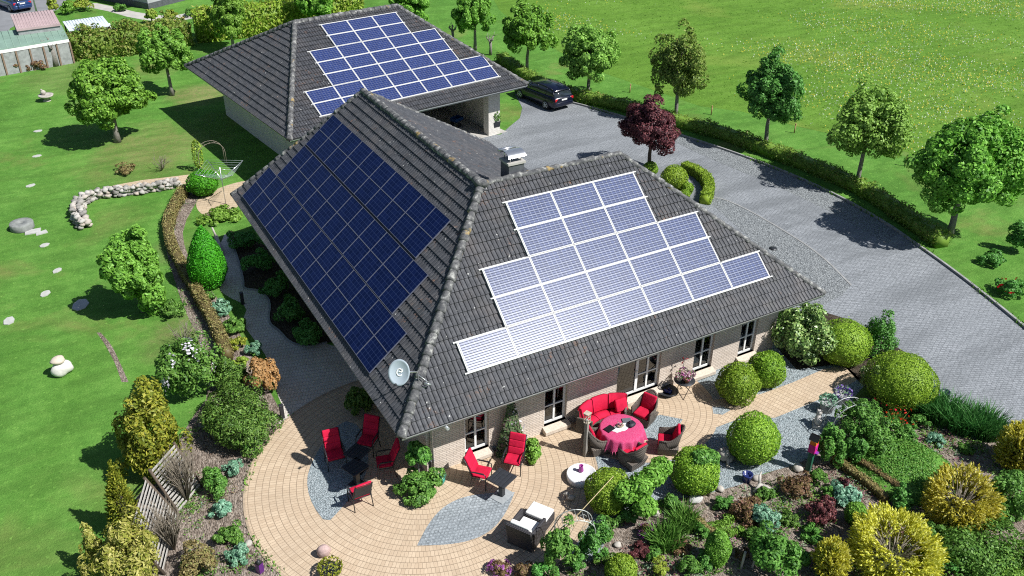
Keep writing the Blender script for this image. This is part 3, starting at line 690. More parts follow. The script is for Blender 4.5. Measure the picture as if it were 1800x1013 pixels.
rows_g = [(ga, gs, 7), (ga, gs+gph, 7), (ga+gpw, gs+2*gph, 5), (ga+gpw, gs+3*gph, 5), (ga+gpw, gs+4*gph, 5), (ga+2*gpw, gs+5*gph, 3), (ga+2*gpw, gs+6*gph, 3)]
panel_field(FMg, rows_g, gpw, gph, 1.535, .892, .026, M_polyg, M_alu, 'white framed panel on garage roof, %s from left, %s row', 'panels on the garage roof')
# rails under the panels are part of the roofs
def rails(FM, rows, pw, ph, off, parent, name='mounting_rail', wd=.05):
    for r, (u0, v0, cnt) in enumerate(rows):
        for vv in ([v0] if r else [v0])+([v0+ph] if r == len(rows)-1 or rows[r+1][2] < cnt else []):
            m = MB(); m.box(u0-.12, u0+cnt*pw+.12, vv-wd, vv+wd, off-.05, off+.03); o = m.build(name, M_alu, parent)
            o.matrix_world = FM
        for q in range(cnt+1):
            m2 = MB(); m2.box(u0+q*pw-.02, u0+q*pw+.02, v0+wd, v0+ph-wd, off-.045, off+.027); o = m2.build(name, M_alu, parent); o.matrix_world = FM
bpy.context.view_layer.update()
rails(FMf, rows_f, pw, ph, .1, house, wd=.022)
rails(FMg, rows_g, gpw, gph, .1, gar, wd=.02)
rails(FMl, rows_l, pl, 1.66, .085, house, wd=.015) if False else None
for o_ in [o for o in bpy.data.objects if o.name.startswith('mounting_rail')]:
    mw = o_.matrix_world.copy(); o_.matrix_world = mw
# ================================================================== foliage kit
def unit(a): return a/np.maximum(np.linalg.norm(a, axis=1, keepdims=True), 1e-9)
def leaf_quads(C, N, s, asp, rg, T=None):
    n = len(C); N = unit(N)
    if T is None: T = rg.normal(size=(n, 3))
    T = unit(T-N*(T*N).sum(1, keepdims=True)); B = np.cross(N, T); s = (s*rg.uniform(.65, 1.35, n))[:, None]
    V = np.empty((n, 4, 3)); V[:, 0] = C-T*s; V[:, 1] = C+B*s*asp+N*s*.18; V[:, 2] = C+T*s-N*s*.15; V[:, 3] = C-B*s*asp+N*s*.18
    return V.reshape(-1, 3)
def quads_mesh(name, V, core=None):
    F = [np.arange(len(V)).reshape(-1, 4)]
    if core is not None:
        F2 = np.array([f for f in core.f if len(f) == 4])+len(V); V = np.concatenate([V, np.array(core.v)]); F.append(F2)
    return mesh_np(name, V, F)
def rand_dirs(n, rg): return unit(rg.normal(size=(n, 3)))
def crown(name, R, z0, nclump, nleaf, size, seed, asp=.55, rc=.36, low=-.75, egg=.0, gap=.12):
    """leaf clumps spread through an uneven ellipsoid; R=(rx,ry,rz), z0 = height of its centre"""
    rg = np.random.default_rng(seed); R = np.array(R)
    d = rand_dirs(nclump*3, rg); d = d[d[:, 2] > low][:nclump]
    rad = rg.uniform(.25, .88, len(d))**.8; lump = 1+.22*np.sin(d[:, 0]*4+seed)+.2*np.sin(d[:, 1]*5+seed*2)*np.cos(d[:, 2]*3)
    cc = d*(rad*lump)[:, None]
    if egg: cc[:, :2] *= (1-egg*cc[:, 2:3])
    m = max(8, nleaf//len(cc)); V = []
    for c in cc:
        r = rc*rg.uniform(.65, 1.25); q = rand_dirs(m, rg); q[:, 2] = q[:, 2]*.8+.12
        out = unit((c*.9+q*.6).reshape(-1, 3)); q = unit(q+.55*c/ max(.2, np.linalg.norm(c)))
        P = c+q*(r*rg.uniform(.55, 1.08, m)**.5)[:, None]
        N = q*.7+out*.4+rg.normal(0, .45, (m, 3))+np.array([0, 0, .25])
        V.append(leaf_quads(P*R+np.array([0, 0, z0]), N, size, asp, rg))
    return quads_mesh(name, np.concatenate(V))
def trunk_mb(h, r, cz, rad, seed, nl=6, bend=.06):
    rg = random.Random(seed); m = MB(); pts = []; 
    for i in range(6): pts.append((rg.uniform(-bend, bend)*(i > 0)*h*.2, rg.uniform(-bend, bend)*(i > 0)*h*.2, h*i/5))
    m.tube(pts, [r*1.45, r*1.05, r*.95, r*.85, r*.75, r*.6], 9)
    for k in range(nl):
        a = 2*pi*k/nl+rg.uniform(-.4, .4); z = h*rg.uniform(.62, 1.0); e = Vector((cos(a)*rad*.62, sin(a)*rad*.62, cz+rg.uniform(-.2, .45)*rad))
        s = Vector((pts[4][0]*z/h, pts[4][1]*z/h, z)); mid = s.lerp(e, .5)+Vector((0, 0, -.06*rad))
        m.tube([s, mid, e], [r*.42, r*.28, r*.1], 6)
    m.tube([pts[-1], (0, 0, cz+rad*.4)], [r*.6, r*.12], 6)
    return m
M_bark = plain('grey_bark', (.20,.185,.165), .9, var=.35, scale=14, bump=.6)
M_barkd = plain('brown_bark', (.10,.075,.055), .9, var=.35, scale=14, bump=.6)
L_tree = leafmat('maple_leaves', [(.036,.10,.011), (.062,.155,.016), (.10,.215,.026), (.14,.27,.045)])
L_tree2 = leafmat('pale_maple_leaves', [(.05,.115,.016), (.09,.185,.028), (.135,.25,.044), (.18,.30,.065)])
L_dark = leafmat('deep_green_leaves', [(.022,.07,.012), (.038,.115,.018), (.06,.165,.03), (.095,.215,.055)])
L_young = leafmat('young_leaves', [(.045,.105,.012), (.075,.155,.018), (.105,.205,.03), (.14,.245,.045)])
L_olive = leafmat('bronzing_leaves', [(.05,.09,.015), (.09,.14,.022), (.13,.19,.035), (.16,.13,.045)])
L_red = leafmat('purple_leaves', [(.022,.008,.010), (.045,.014,.018), (.085,.026,.030), (.14,.05,.05)], .25)
L_box = leafmat('boxwood_leaves', [(.05,.10,.008), (.085,.155,.012), (.125,.20,.018), (.16,.235,.03)], .2)
L_topi = leafmat('topiary_leaves', [(.02,.10,.006), (.035,.15,.008), (.055,.21,.012)], .2)
L_gold = leafmat('golden_foliage', [(.45,.415,.03), (.6,.565,.05), (.8,.76,.13), (.88,.86,.32)], .42)
L_thuja = leafmat('yellow_green_foliage', [(.05,.075,.008), (.10,.125,.013), (.16,.175,.02), (.24,.235,.035)], .3)
L_yew = leafmat('yew_needles', [(.02,.05,.009), (.035,.08,.012), (.055,.115,.018), (.09,.15,.03)], .15)
L_cream = leafmat('pale_yellow_foliage', [(.36,.34,.07), (.5,.47,.12), (.66,.6,.2), (.78,.72,.32)], .4)
L_tan = leafmat('dead_tan_leaves', [(.22,.11,.04), (.36,.20,.08), (.5,.31,.15)], .25)
L_leafy = leafmat('fresh_shrub_leaves', [(.026,.072,.012), (.045,.112,.018), (.07,.155,.026), (.105,.20,.042)])
L_blue = leafmat('blue_green_leaves', [(.04,.10,.06), (.07,.16,.10), (.12,.23,.15), (.2,.3,.22)])
L_rust = leafmat('reddish_leaves', [(.05,.03,.018), (.09,.05,.03), (.11,.09,.03), (.16,.08,.06)])
L_rhodo = leafmat('rhododendron_leaves', [(.03,.06,.015), (.07,.13,.03), (.13,.20,.055), (.22,.28,.10)], .2, .35, .5)
L_iris = leafmat('strap_leaves', [(.016,.06,.014), (.03,.095,.02), (.055,.14,.035)], .2)
L_beech = leafmat('beech_leaves', [(.07,.11,.012), (.12,.18,.018), (.18,.24,.03), (.16,.15,.04)])
L_brown = leafmat('brown_hedge_leaves', [(.06,.045,.02), (.11,.085,.035), (.15,.12,.05), (.12,.13,.04)], .2)
L_purp = leafmat('purple_flowers', [(.12,.03,.12), (.25,.07,.25), (.35,.16,.33)])
L_redf = leafmat('red_flowers', [(.45,.01,.015), (.65,.02,.03)])
L_white = leafmat('white_flowers', [(.55,.52,.6), (.75,.73,.78)])
L_mix = leafmat('mixed_flowers', [(.5,.05,.12), (.7,.65,.6), (.3,.05,.25), (.06,.15,.03), (.04,.1,.02)])
M_twig = plain('bare_twigs', (.22,.19,.15), .9, var=.3, scale=20)

TREEC = {}
def tree(name, label, cat, bx, by, ty, rpx, mat, size=.17, n=6500, nclump=75, group=None, dx=0, trunk=.11, low=-.92, crown_lo=.27, bark=None, egg=.12, asp=.6, seed=0):
    x, y = G(bx, by); h = HT(bx, by, ty); r = SZ(bx, by, rpx)
    cz = h*(1+crown_lo)/2; rz = h*(1-crown_lo)/2
    e = empty(name, (x, y, 0), 0, label, cat, group)
    trunk_mb(h*.62, trunk, cz, r, seed+3).build('trunk', bark or M_bark, e)
    link('crown', crown('crown', (r*.96, r*.96, rz*1.03), cz, int(nclump*2.5), int(n*2.8), size*.52, seed+11, asp, .2, low, egg), mat, e)
    return e
AVE = 'leafy trees in a row beyond the driveway'
tree('maple_tree', 'large round-crowned green tree at the right, nearest in the row by the driveway', 'tree', 1668, 414, 212, 93, L_tree, .17, 13000, 110, AVE, seed=1, trunk=.14)
tree('maple_tree', 'airy green tree second from the right in the driveway row', 'tree', 1506, 326, 158, 70, L_tree2, .15, 7500, 75, AVE, seed=2)
tree('maple_tree', 'deep green tree in the driveway row, between the two sparse ones', 'tree', 1344, 259, 106, 58, L_dark, .15, 8500, 70, AVE, seed=3)
tree('maple_tree', 'olive green sparse tree standing behind the purple-leaved tree', 'tree', 1186, 211, 56, 57, leafmat('olive_tree_leaves', [(.04,.08,.012), (.075,.13,.02), (.115,.18,.032), (.13,.15,.04)]), .14, 6500, 65, AVE, seed=4)
tree('maple_tree', 'round green tree behind the hedge just right of the parked car', 'tree', 1034, 171, 44, 51, L_tree2, .16, 6500, 60, AVE, seed=5)
tree('maple_tree', 'green tree right behind the parked dark car', 'tree', 927, 132, 2, 44, L_tree, .17, 6500, 60, AVE, seed=6, low=-.85)
tree('maple_tree', 'tree at the top edge near two pollarded stumps', 'tree', 835, 88, -20, 33, L_young, .17, 5500, 50, AVE, seed=7, low=-.8)
tree('maple_tree', 'green tree peeping over the far end of the garage roof', 'tree', 720, 52, -32, 38, L_tree, .19, 4500, 45, seed=8, crown_lo=.2)
tree('maple_tree', 'broad green tree behind the garage ridge', 'tree', 562, 66, -40, 42, L_tree, .2, 5000, 50, seed=9)
tree('maple_tree', 'bright green tree before the tall clipped hedge beside the garage', 'tree', 411, 88, -20, 38, L_young, .17, 6000, 55, seed=10, low=-.9, crown_lo=.2)
tree('maple_tree', 'spreading deep green tree alone on the back lawn', 'tree', 207, 250, 105, 61, L_tree, .19, 8500, 75, seed=12, trunk=.15, crown_lo=.24)
tree('maple_tree', 'slender yellow green tree between the lawn and the garage', 'tree', 303, 168, 44, 37, L_olive if False else L_young, .17, 5500, 55, seed=13, low=-.8, crown_lo=.3)
tree('maple_tree', 'light green young tree beside the garden bed on the lawn', 'tree', 252, 548, 408, 53, L_young, .15, 7500, 70, seed=14, low=-1, crown_lo=.1, trunk=.07)
tree('fruit_tree', 'small round tree on the far neighbour lawn', 'tree', 268, 42, 16, 13, L_beech, .16, 900, 20, seed=15, trunk=.06)
tree('plum_tree', 'purple-leaved tree beside the driveway behind the house', 'tree', 1140, 300, 180, 54, L_red, .11, 11000, 80, seed=16, crown_lo=.28, trunk=.1, bark=M_barkd, low=-.8)
def pollard(bx, by, ty, label, n, seed, w=.1):
    x, y = G(bx, by); h = HT(bx, by, ty); rg = random.Random(seed); m = MB()
    m.tube([(0,0,0), (.03,0,h*.4), (0,.02,h*.75)], [w*1.3, w, w*1.1], 8)
    tw = MB()
    for k in range(n):
        a = 2*pi*k/n; b = Vector((0, .02, h*.72)); e = b+Vector((cos(a)*h*.2, sin(a)*h*.2, h*rg.uniform(.1, .28))); tw.tube([b, b.lerp(e, .6)+Vector((0,0,-.03)), e], [w*.6, w*.45, w*.5], 6)
        for q in range(2): f = e+Vector((rg.uniform(-.25,.25), rg.uniform(-.25,.25), rg.uniform(.1,.35))); tw.tube([e, f], [w*.25, w*.08], 5)
    e = empty('pollarded_tree', (x, y, 0), 0, label, 'tree'); m.build('trunk', M_bark, e); tw.build('branches', M_bark, e)
pollard(796, 78, 45, 'bare pollarded tree, darker one of two beside the garage roof edge', 6, 1)
pollard(862, 97, 64, 'bare pollarded stump between two leafy trees behind the garage', 5, 2)
pollard(98, 116, 74, 'pale pollarded trunk in front of the neighbour shed fence', 4, 3, .2)

# ------------------------------------------------------------------ shrubs: placed by the centre of the bush
def clip_mesh(name, R, n, size, seed, rough=.08, cone=0.0, asp=.6, jit=.55):
    """closely clipped surface of small leaves over a dense core; R radii, rests on z=0"""
    rg = np.random.default_rng(seed); d = rand_dirs(n, rg); lump = np.zeros(n)
    for k in range(7):
        w = rg.normal(size=3)*(2.5+k*1.3); lump += np.sin(d@w+rg.uniform(0, 6))/(k+2.2)
    rad = 1+rough*lump+rg.uniform(-.03, .02, n)+np.where(rg.uniform(0, 1, n) > .965, rg.uniform(.02, .09, n), 0)
    P = d*rad[:, None]
    if cone: P[:, :2] *= (1-cone*(P[:, 2:3]+1)/2)*(1+.12*cone)
    N = d+rg.normal(0, jit, (n, 3)); V = leaf_quads(P*np.array(R)+np.array([0, 0, R[2]*.97]), N, size, asp, rg)
    core = MB(); core.blob((0, 0, R[2]*.97), (R[0]*.88, R[1]*.88, R[2]*.9), 20, 12)
    if cone: core.v = [((x*(1-cone*(z/R[2])/2)*(1+.12*cone)), (y*(1-cone*(z/R[2])/2)*(1+.12*cone)), z) for x, y, z in core.v]
    return quads_mesh(name, V, core)
def clipball(px, py, rpx, label, group=None, name='boxwood_ball', mat=None, sq=1.0, n=7000, size=.028, seed=0, cone=0.0, rough=.085, cat='shrub', ry=None):
    R0 = SZ(px, py+rpx*.5, rpx); R = (R0, (ry or 1.0)*R0, R0*sq); x, y = G(px, py, R[2])
    o = link(name, clip_mesh(name, R, n, size, seed, rough, cone), mat or L_box, None, (x, y, 0), seed*1.3); return tag(o, label, cat, group)
BG = 'clipped round boxwood balls around the terrace'
clipball(1297, 673, 36, 'clipped boxwood ball nearest the flower stand by the house wall', BG, seed=1)
clipball(1348, 649, 32, 'clipped boxwood ball by the wall, just behind another ball, next to the rhododendron', BG, seed=2)
clipball(1326, 771, 44, 'lone large clipped boxwood ball on grey gravel south of the garden path', BG, seed=3, n=9000)
clipball(1222, 826, 42, 'clipped boxwood ball wrapped by a leafy branch between the dining table and garden', BG, seed=4, n=9000)
clipball(1070, 862, 40, 'clipped boxwood ball beside the white stone disc', BG, seed=5, n=9000)
clipball(1485, 603, 43, 'big clipped boxwood dome beside the rhododendron at the driveway', BG, seed=6, sq=.92, n=9000)
clipball(1585, 667, 58, 'largest clipped boxwood mound next to the driveway at the end of the path', BG, seed=7, sq=.78, n=13000)
clipball(1185, 313, 23, 'clipped ball, biggest of those under the purple tree', 'clipped balls under the purple tree', seed=8, n=4000, size=.035)
clipball(1143, 297, 13, 'small clipped ball at the foot of the purple tree', 'clipped balls under the purple tree', seed=9, n=2000, size=.035)
clipball(1208, 331, 11, 'little clipped ball inside the curved hedge', 'clipped balls under the purple tree', seed=10, n=2000, size=.03)
clipball(1204, 342, 9, 'tiniest clipped ball tucked inside the curved hedge', 'clipped balls under the purple tree', seed=11, n=1500, size=.03)
clipball(357, 322, 27, 'dense dark green rounded bush behind the clothes dryer', None, 'evergreen_bush', L_topi, .8, 4000, .04, 12, rough=.12)
clipball(361, 452, 39, 'tall egg-shaped clipped evergreen beside the shaded side path', None, 'topiary_cone', L_topi, 1.42, 9000, .035, 13, cone=.62, rough=.06)
clipball(1262, 962, 25, 'upright clipped green shrub in the lower garden bed', None, 'boxwood_column', L_young, 1.5, 6000, .03, 14, cone=.35, rough=.1)
clipball(1092, 1004, 28, 'clipped yellow-green dome at the bottom edge of the garden', None, 'boxwood_dome', L_box, 1.1, 6000, .028, 15)
clipball(1505, 903, 19, 'small yellow-green ball shrub beside the blue-grey hosta', None, 'boxwood_ball', L_young, 1.1, 3500, .03, 16, rough=.1)

def hedge(name, label, pts, w, h, mat, n_m, size, seed, cat='hedge', rough=.1, asp=.6, jit=.6, group=None):
    """a hedge of real width and height along a ground path"""
    rg = np.random.default_rng(seed); pts = np.array(smooth_open(pts, 2)); seg = np.linalg.norm(np.diff(pts, axis=0), axis=1); cum = np.r_[0, np.cumsum(seg)]; L = cum[-1]
    n = int(n_m*L); s = rg.uniform(0, L, n); i = np.clip(np.searchsorted(cum, s)-1, 0, len(seg)-1); f = (s-cum[i])/seg[i]
    C = pts[i]+(pts[i+1]-pts[i])*f[:, None]; T = (pts[i+1]-pts[i])/seg[i][:, None]; Nn = np.c_[-T[:, 1], T[:, 0]]
    per = 2*h+w; q = rg.uniform(0, per, n); k = 1+rough*(np.sin(s*2.3+seed)+.7*np.sin(s*5.1+q*3)+.6*np.sin(s*9+q*5))/1.5
    side = np.where(q < h, -1, np.where(q < 2*h, 1, 0)); off = np.where(side == 0, q-2*h-w/2, side*w/2*k); z = np.where(side == -1, q, np.where(side == 1, q-h, h*k))
    endf = rg.uniform(0, 1, n); 
    P = np.c_[C+Nn*off[:, None], z]; N = np.c_[Nn*side[:, None], (side == 0)*1.0]+rg.normal(0, jit, (n, 3)); P += rg.normal(0, size*.7, (n, 3)); P[:, 2] = np.maximum(P[:, 2], .02)
    V = leaf_quads(P, N, size, asp, rg)
    core = ribbon([tuple(p) for p in pts], -w*.44, w*.44, 0, h*.93)
    core.f = [f for f in core.f]
    me = quads_mesh(name, V, core); o = link(name, me, mat); return tag(o, label, cat, group)
hedge('low_hedge', 'long low green hedge running along the driveway under the tree row', GP("880,108 935,150 1000,172 1040,182 1111,197 1191,222 1267,241 1338,268 1400,291 1467,318 1533,350 1591,392 1655,436"), .75, .62, leafmat('hedge_leaves', [(.045,.085,.012), (.08,.14,.02), (.12,.19,.03), (.14,.13,.04)]), 420, .06, 21, rough=.2)
hedge('curved_hedge', 'clipped crescent hedge curving around small balls under the purple tree', GP("1200,300 1222,308 1240,322 1247,342 1238,360"), .5, .5, L_box, 1600, .035, 22)
hedge('mixed_hedge', 'loose yellow and bronze hedge between the back lawn and the neighbour shed', GP("120,104 170,100 230,92 285,84 335,76"), 1.7, 1.75, L_olive, 900, .1, 23, rough=.25)
hedge('tall_hedge', 'tall clipped yellow-green beech hedge behind the garage', GP("347,72 400,66 470,58 560,44 635,33"), 1.6, 2.2, L_beech, 620, .11, 24, rough=.06)
hedge('brown_hedge', 'narrow brown clipped hedge winding beside the bark path', GP("326,340 300,385 296,425 322,478 348,522 378,575 402,635"), .38, .5, L_brown, 900, .035, 25, rough=.12)
hedge('edging_hedge', 'low brown edging hedge, left of two leading to the green mound', GP("1462,812 1500,838 1540,868 1556,885"), .2, .28, L_brown, 700, .03, 26)
hedge('edging_hedge', 'low brown edging hedge bordering the green mound', GP("1482,802 1520,824 1560,852 1584,868"), .2, .28, L_brown, 700, .03, 27)
hedge('edging_hedge', 'low brown edging hedge in the middle of the lower bed', GP("1198,902 1230,925 1262,952"), .2, .25, L_brown, 700, .03, 28)

def shrub(name, label, px, py, rpx, h, mat, size=.07, n=2200, nclump=28, seed=0, cat='shrub', group=None, ry=1.0, asp=.55, rc=.42, low=-.35, flowers=None, egg=0.0, fn=260, fs=.05):
    r = SZ(px, py+rpx*.4, rpx); x, y = G(px, py, h*.45)
    me = crown(name, (r, r*ry, h*.62), h*.42, int(nclump*1.7), int(n*1.8), size*.72, seed+100, asp, rc*.72, low, egg)
    if not flowers:
        o = link(name, me, mat, None, (x, y, 0)); return tag(o, label, cat, group)
    e = empty(name, (x, y, 0), 0, label, cat, group); link('foliage', me, mat, e)
    rg = np.random.default_rng(seed+7); d = rand_dirs(fn*3, rg); d = d[d[:, 2] > -.1][:fn]
    hub = rand_dirs(max(8, fn//12), rg); hub[:, 2] = np.abs(hub[:, 2]); d = unit(hub[rg.integers(0, len(hub), len(d))]+rg.normal(0, .12, (len(d), 3)))
    V = leaf_quads(d*np.array([r, r*ry, h*.62])*rg.uniform(.9, 1.06, (len(d), 1))+np.array([0, 0, h*.42]), d+rg.normal(0, .4, d.shape), fs, .8, rg)
    link('blossoms', quads_mesh('blossoms', V), flowers, e); return e
def spray(name, label, px, py, rpx, h, mat, size=.16, n=2600, seed=0, cat='conifer', up=.8, cone=.25, ry=1.0, hollow=False, group=None, asp=.22):
    """conifer built of outward, upward pointing shoots"""
    rg = np.random.default_rng(seed+50); r = SZ(px, py+rpx*.4, rpx); x, y = G(px, py, h*.45)
    n = max(80, n//3); d = rand_dirs(int(n*1.6), rg); d = d[d[:, 2] > -.55][:n]; n = len(d)
    if hollow: d = d[~((np.hypot(d[:, 0], d[:, 1]+.05) < .74) & (d[:, 2] > .0) & (rg.uniform(0, 1, n) > .03))]; n = len(d)
    lump = np.zeros(n)
    for k in range(6): lump += np.sin(d@(rg.normal(size=3)*(3+k*1.6))+rg.uniform(0, 6))/(k+2.5)
    rad = rg.uniform(.55, 1.0, n)**.5*(1+.2*lump); P = d*rad[:, None]
    P[:, :2] *= (1-cone*(P[:, 2:3]+.6)); T = unit(d+np.array([0, 0, .3 if hollow else up])+rg.normal(0, .3, (n, 3))); N = np.cross(T, rg.normal(size=(n, 3)))
    C = P*np.array([r, r*ry, h*.58])+np.array([0, 0, h*.42]); k = 16
    q = np.tile(np.linspace(0, 1, k), n); Ck = np.repeat(C, k, 0); Tk = np.repeat(T, k, 0); ln = size*2.2
    lat = rg.normal(0, 1, (n*k, 3)); lat = lat-Tk*(lat*Tk).sum(1, keepdims=True); Pk = Ck+Tk*(q[:, None]*ln-ln*.4)+lat*((1.05-q)[:, None]*size*.34)
    D = unit(Tk+lat*.35*(1-q)[:, None]); V = leaf_quads(Pk, lat+rg.normal(0, .4, lat.shape), size*.36, .42, rg, D)
    e = empty(name, (x, y, 0), 0, label, cat, group); link('foliage', quads_mesh('foliage', V), mat, e)
    m = MB(); rr = random.Random(seed)
    for k in range(60 if hollow else 9):
        a = rr.uniform(0, 6.28); q = rr.uniform(.2, .8); m.tube([(0, 0, 0), (cos(a)*r*q*.5, sin(a)*r*q*.5, h*.45), (cos(a)*r*q*.8, sin(a)*r*q*.8, h*rr.uniform(.45, .75 if hollow else .8))], [.02, .013, .006] if hollow else [.03, .02, .008], 5)
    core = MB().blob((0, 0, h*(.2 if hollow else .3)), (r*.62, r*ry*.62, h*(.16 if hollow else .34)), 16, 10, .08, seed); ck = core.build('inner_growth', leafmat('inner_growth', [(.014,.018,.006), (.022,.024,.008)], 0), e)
    m.build('branches', M_twig if hollow else M_barkd, e); return e
def blades(name, label, px, py, rpx, h, mat, n=350, seed=0, cat='plant', w=.018, ry=1.0, group=None, rz=0.0, flowers=None):
    rg = np.random.default_rng(seed+30); r = SZ(px, py, rpx); x, y = G(px, py, h*.4); a = rg.uniform(0, 2*pi, n); q = np.sqrt(rg.uniform(0, 1, n))*r
    B = np.c_[q*np.cos(a), q*np.sin(a)*ry, np.zeros(n)]; lean = np.c_[np.cos(a), np.sin(a)]*rg.uniform(0, .55, n)[:, None]+rg.normal(0, .25, (n, 2)); hh = h*rg.uniform(.55, 1.15, n)
    top = B+np.c_[lean*hh[:, None], hh]; mid = B+np.c_[lean*hh[:, None]*.35, hh*.6]; s = rg.normal(size=(n, 2)); s /= np.linalg.norm(s, axis=1, keepdims=True); S = np.c_[s*w, np.zeros(n)]
    V = np.stack([B-S, B+S, mid+S*.9, mid-S*.9, mid-S*.9, mid+S*.9, top+S*.15, top-S*.15], 1).reshape(-1, 3)
    me = quads_mesh(name, V)
    if flowers is None: o = link(name, me, mat, None, (x, y, 0), rz); return tag(o, label, cat, group)
    e = empty(name, (x, y, 0), rz, label, cat, group); link('leaves', me, mat, e); k = n//4
    link('blossoms', quads_mesh('blossoms', leaf_quads(top[:k]+rg.normal(0, .02, (k, 3)), rg.normal(size=(k, 3))+np.array([0,0,1]), .045, .8, rg)), flowers, e); return e
def bare(name, label, px, py, rpx, h, seed=0, mat=None, n=26, cat='shrub', r0=.012):
    r = SZ(px, py, rpx); x, y = G(px, py, h*.4); m = MB(); rg = random.Random(seed)
    for k in range(n):
        a = rg.uniform(0, 6.28); q = rg.uniform(.3, 1); e = Vector((cos(a)*r*q, sin(a)*r*q, h*rg.uniform(.6, 1))); b = Vector((0, 0, .0)); mid = b.lerp(e, .55)+Vector((rg.uniform(-.1,.1), rg.uniform(-.1,.1), .1*h)); m.tube([b, mid, e], [r0, r0*.7, r0*.3], 5)
        for z in range(3): f = mid.lerp(e, rg.random())+Vector((rg.uniform(-.3,.3)*r, rg.uniform(-.3,.3)*r, rg.uniform(.05,.3)*h)); m.tube([mid, f], [r0*.6, r0*.25], 4)
    o = m.build(name, mat or M_twig, None, (x, y, 0)); return tag(o, label, cat)

# lower left bed
L_flame = leafmat('yellow_tipped_foliage', [(.07,.09,.012), (.15,.16,.025), (.38,.36,.09), (.6,.56,.18)], .3)
shrub('thuja', 'large golden green thuja at the edge of the left lawn', 264, 765, 58, 3.3, L_thuja, .1, 6500, 60, 1, cat='conifer', egg=.3, low=-.9, asp=.4, rc=.34)
shrub('yew', 'wide dark green yew beside the terrace', 420, 735, 84, 1.5, L_yew, .075, 7500, 70, 2, cat='conifer', asp=.32, rc=.3)
shrub('leafy_shrub', 'fresh green leafy growth at the lower edge of the yew by the terrace', 441, 782, 26, .6, L_leafy, .055, 1500, 18, 98)
shrub('dark_shrub', 'dark olive shrub behind the yew, left of the tan one', 403, 662, 30, 1.2, L_yew, .06, 2600, 30, 3)
shrub('tan_shrub', 'dry orange tan shrub at the edge of the side path', 459, 664, 26, 1.35, L_tan, .075, 2200, 26, 4, egg=.1)
shrub('lilac', 'lilac bush with white flower clusters beside the lawn', 330, 657, 46, 2.2, L_leafy, .085, 3600, 40, 5, flowers=L_white, fn=190)
spray('narrow_conifer', 'slim yellow green conifer below the golden thuja', 213, 885, 26, 2.6, L_thuja, .11, 2200, 6, cone=.55)
shrub('golden_conifer', 'pale yellow spreading conifer at the bottom left corner', 222, 985, 66, 2.1, L_flame, .085, 5200, 60, 7, cat='conifer', egg=.15, asp=.35, rc=.3)
shrub('golden_conifer', 'small pale yellow conifer at the lawn edge, left of the spreading one', 164, 972, 20, 1.5, L_flame, .07, 1200, 22, 8, cat='conifer', egg=.35, asp=.35)
shrub('round_shrub', 'round mid green shrub in bark mulch left of the terrace', 381, 850, 25, .85, L_leafy, .05, 2400, 28, 9)
shrub('perennial', 'blue green perennial tuft above the round shrub', 411, 822, 17, .5, L_blue, .05, 800, 14, 10, cat='plant')
shrub('perennial', 'blue green perennial beside the terrace edge, below the round shrub', 391, 897, 19, .45, L_blue, .06, 900, 14, 11, cat='plant')
shrub('perennial', 'leafy green perennial left of the pale stones', 402, 942, 24, .5, L_leafy, .06, 1200, 18, 12, cat='plant')
shrub('perennial', 'grey green perennial at the bottom of the left bed', 417, 976, 20, .45, L_blue, .05, 1000, 16, 13, cat='plant')
shrub('mossy_shrub', 'low olive shrub under the trellis at the bottom', 350, 992, 36, .9, L_brown, .05, 2200, 26, 14)
shrub('perennial', 'light green leafy clump, upper of two between brown hedge and side path', 389, 545, 23, .5, L_blue, .075, 1400, 18, 15, cat='plant')
shrub('perennial', 'light green leafy clump, lower of two between brown hedge and side path', 411, 573, 20, .5, L_leafy, .075, 1200, 16, 16, cat='plant')
shrub('perennial', 'small tuft beside the egg-shaped evergreen', 368, 521, 11, .4, L_leafy, .05, 500, 10, 17, cat='plant')
shrub('perennial', 'yellow green clump low in the narrow bed', 418, 604, 16, .35, L_thuja, .05, 800, 12, 18, cat='plant')
shrub('perennial', 'blue green clump where the narrow bed meets the path', 447, 614, 14, .45, L_blue, .06, 700, 12, 19, cat='plant')
shrub('perennial', 'pale low plant at the lower end of the brown hedge', 424, 634, 14, .3, L_beech, .05, 600, 12, 20, cat='plant')
bare('twiggy_shrub', 'thin twiggy shrub sprouting on the lawn edge above the lilac', 322, 592, 28, .9, 1, M_twig, 20)
bare('twiggy_shrub', 'bare branching shrub on the back lawn by the stone wall', 283, 290, 22, .8, 2, M_twig, 18)
shrub('low_bush', 'small dark half bare bush on the back lawn', 222, 296, 22, .5, L_brown, .07, 500, 14, 21)
shrub('low_bush', 'sparse green growth on the lawn beside the young tree', 305, 545, 24, .6, L_leafy, .06, 700, 16, 22)
# bed by the house wall, in shade
for k, (px, py, r, h, lab) in enumerate(((430, 422, 26, .8, 'shaded evergreen at the far end of the house wall bed'), (455, 462, 26, .9, 'shaded evergreen, second along the house wall bed'), (487, 505, 24, .9, 'shaded evergreen in the middle of the house wall bed'), (512, 550, 26, .9, 'shaded evergreen above the curve of the side path'), (540, 588, 27, .9, 'shaded evergreen at the terrace end of the house wall bed'), (632, 706, 24, .9, 'lone dark shrub against the house corner in shade'))):
    shrub('shade_shrub', lab, px, py, r, h, L_dark if k != 5 else L_yew, .07, 1800, 24, 30+k, group='shrubs along the shaded house wall')
shrub('hosta', 'bright lime green hosta below the drying circle', 388, 378, 34, .4, L_young, .1, 900, 18, 37, cat='plant')
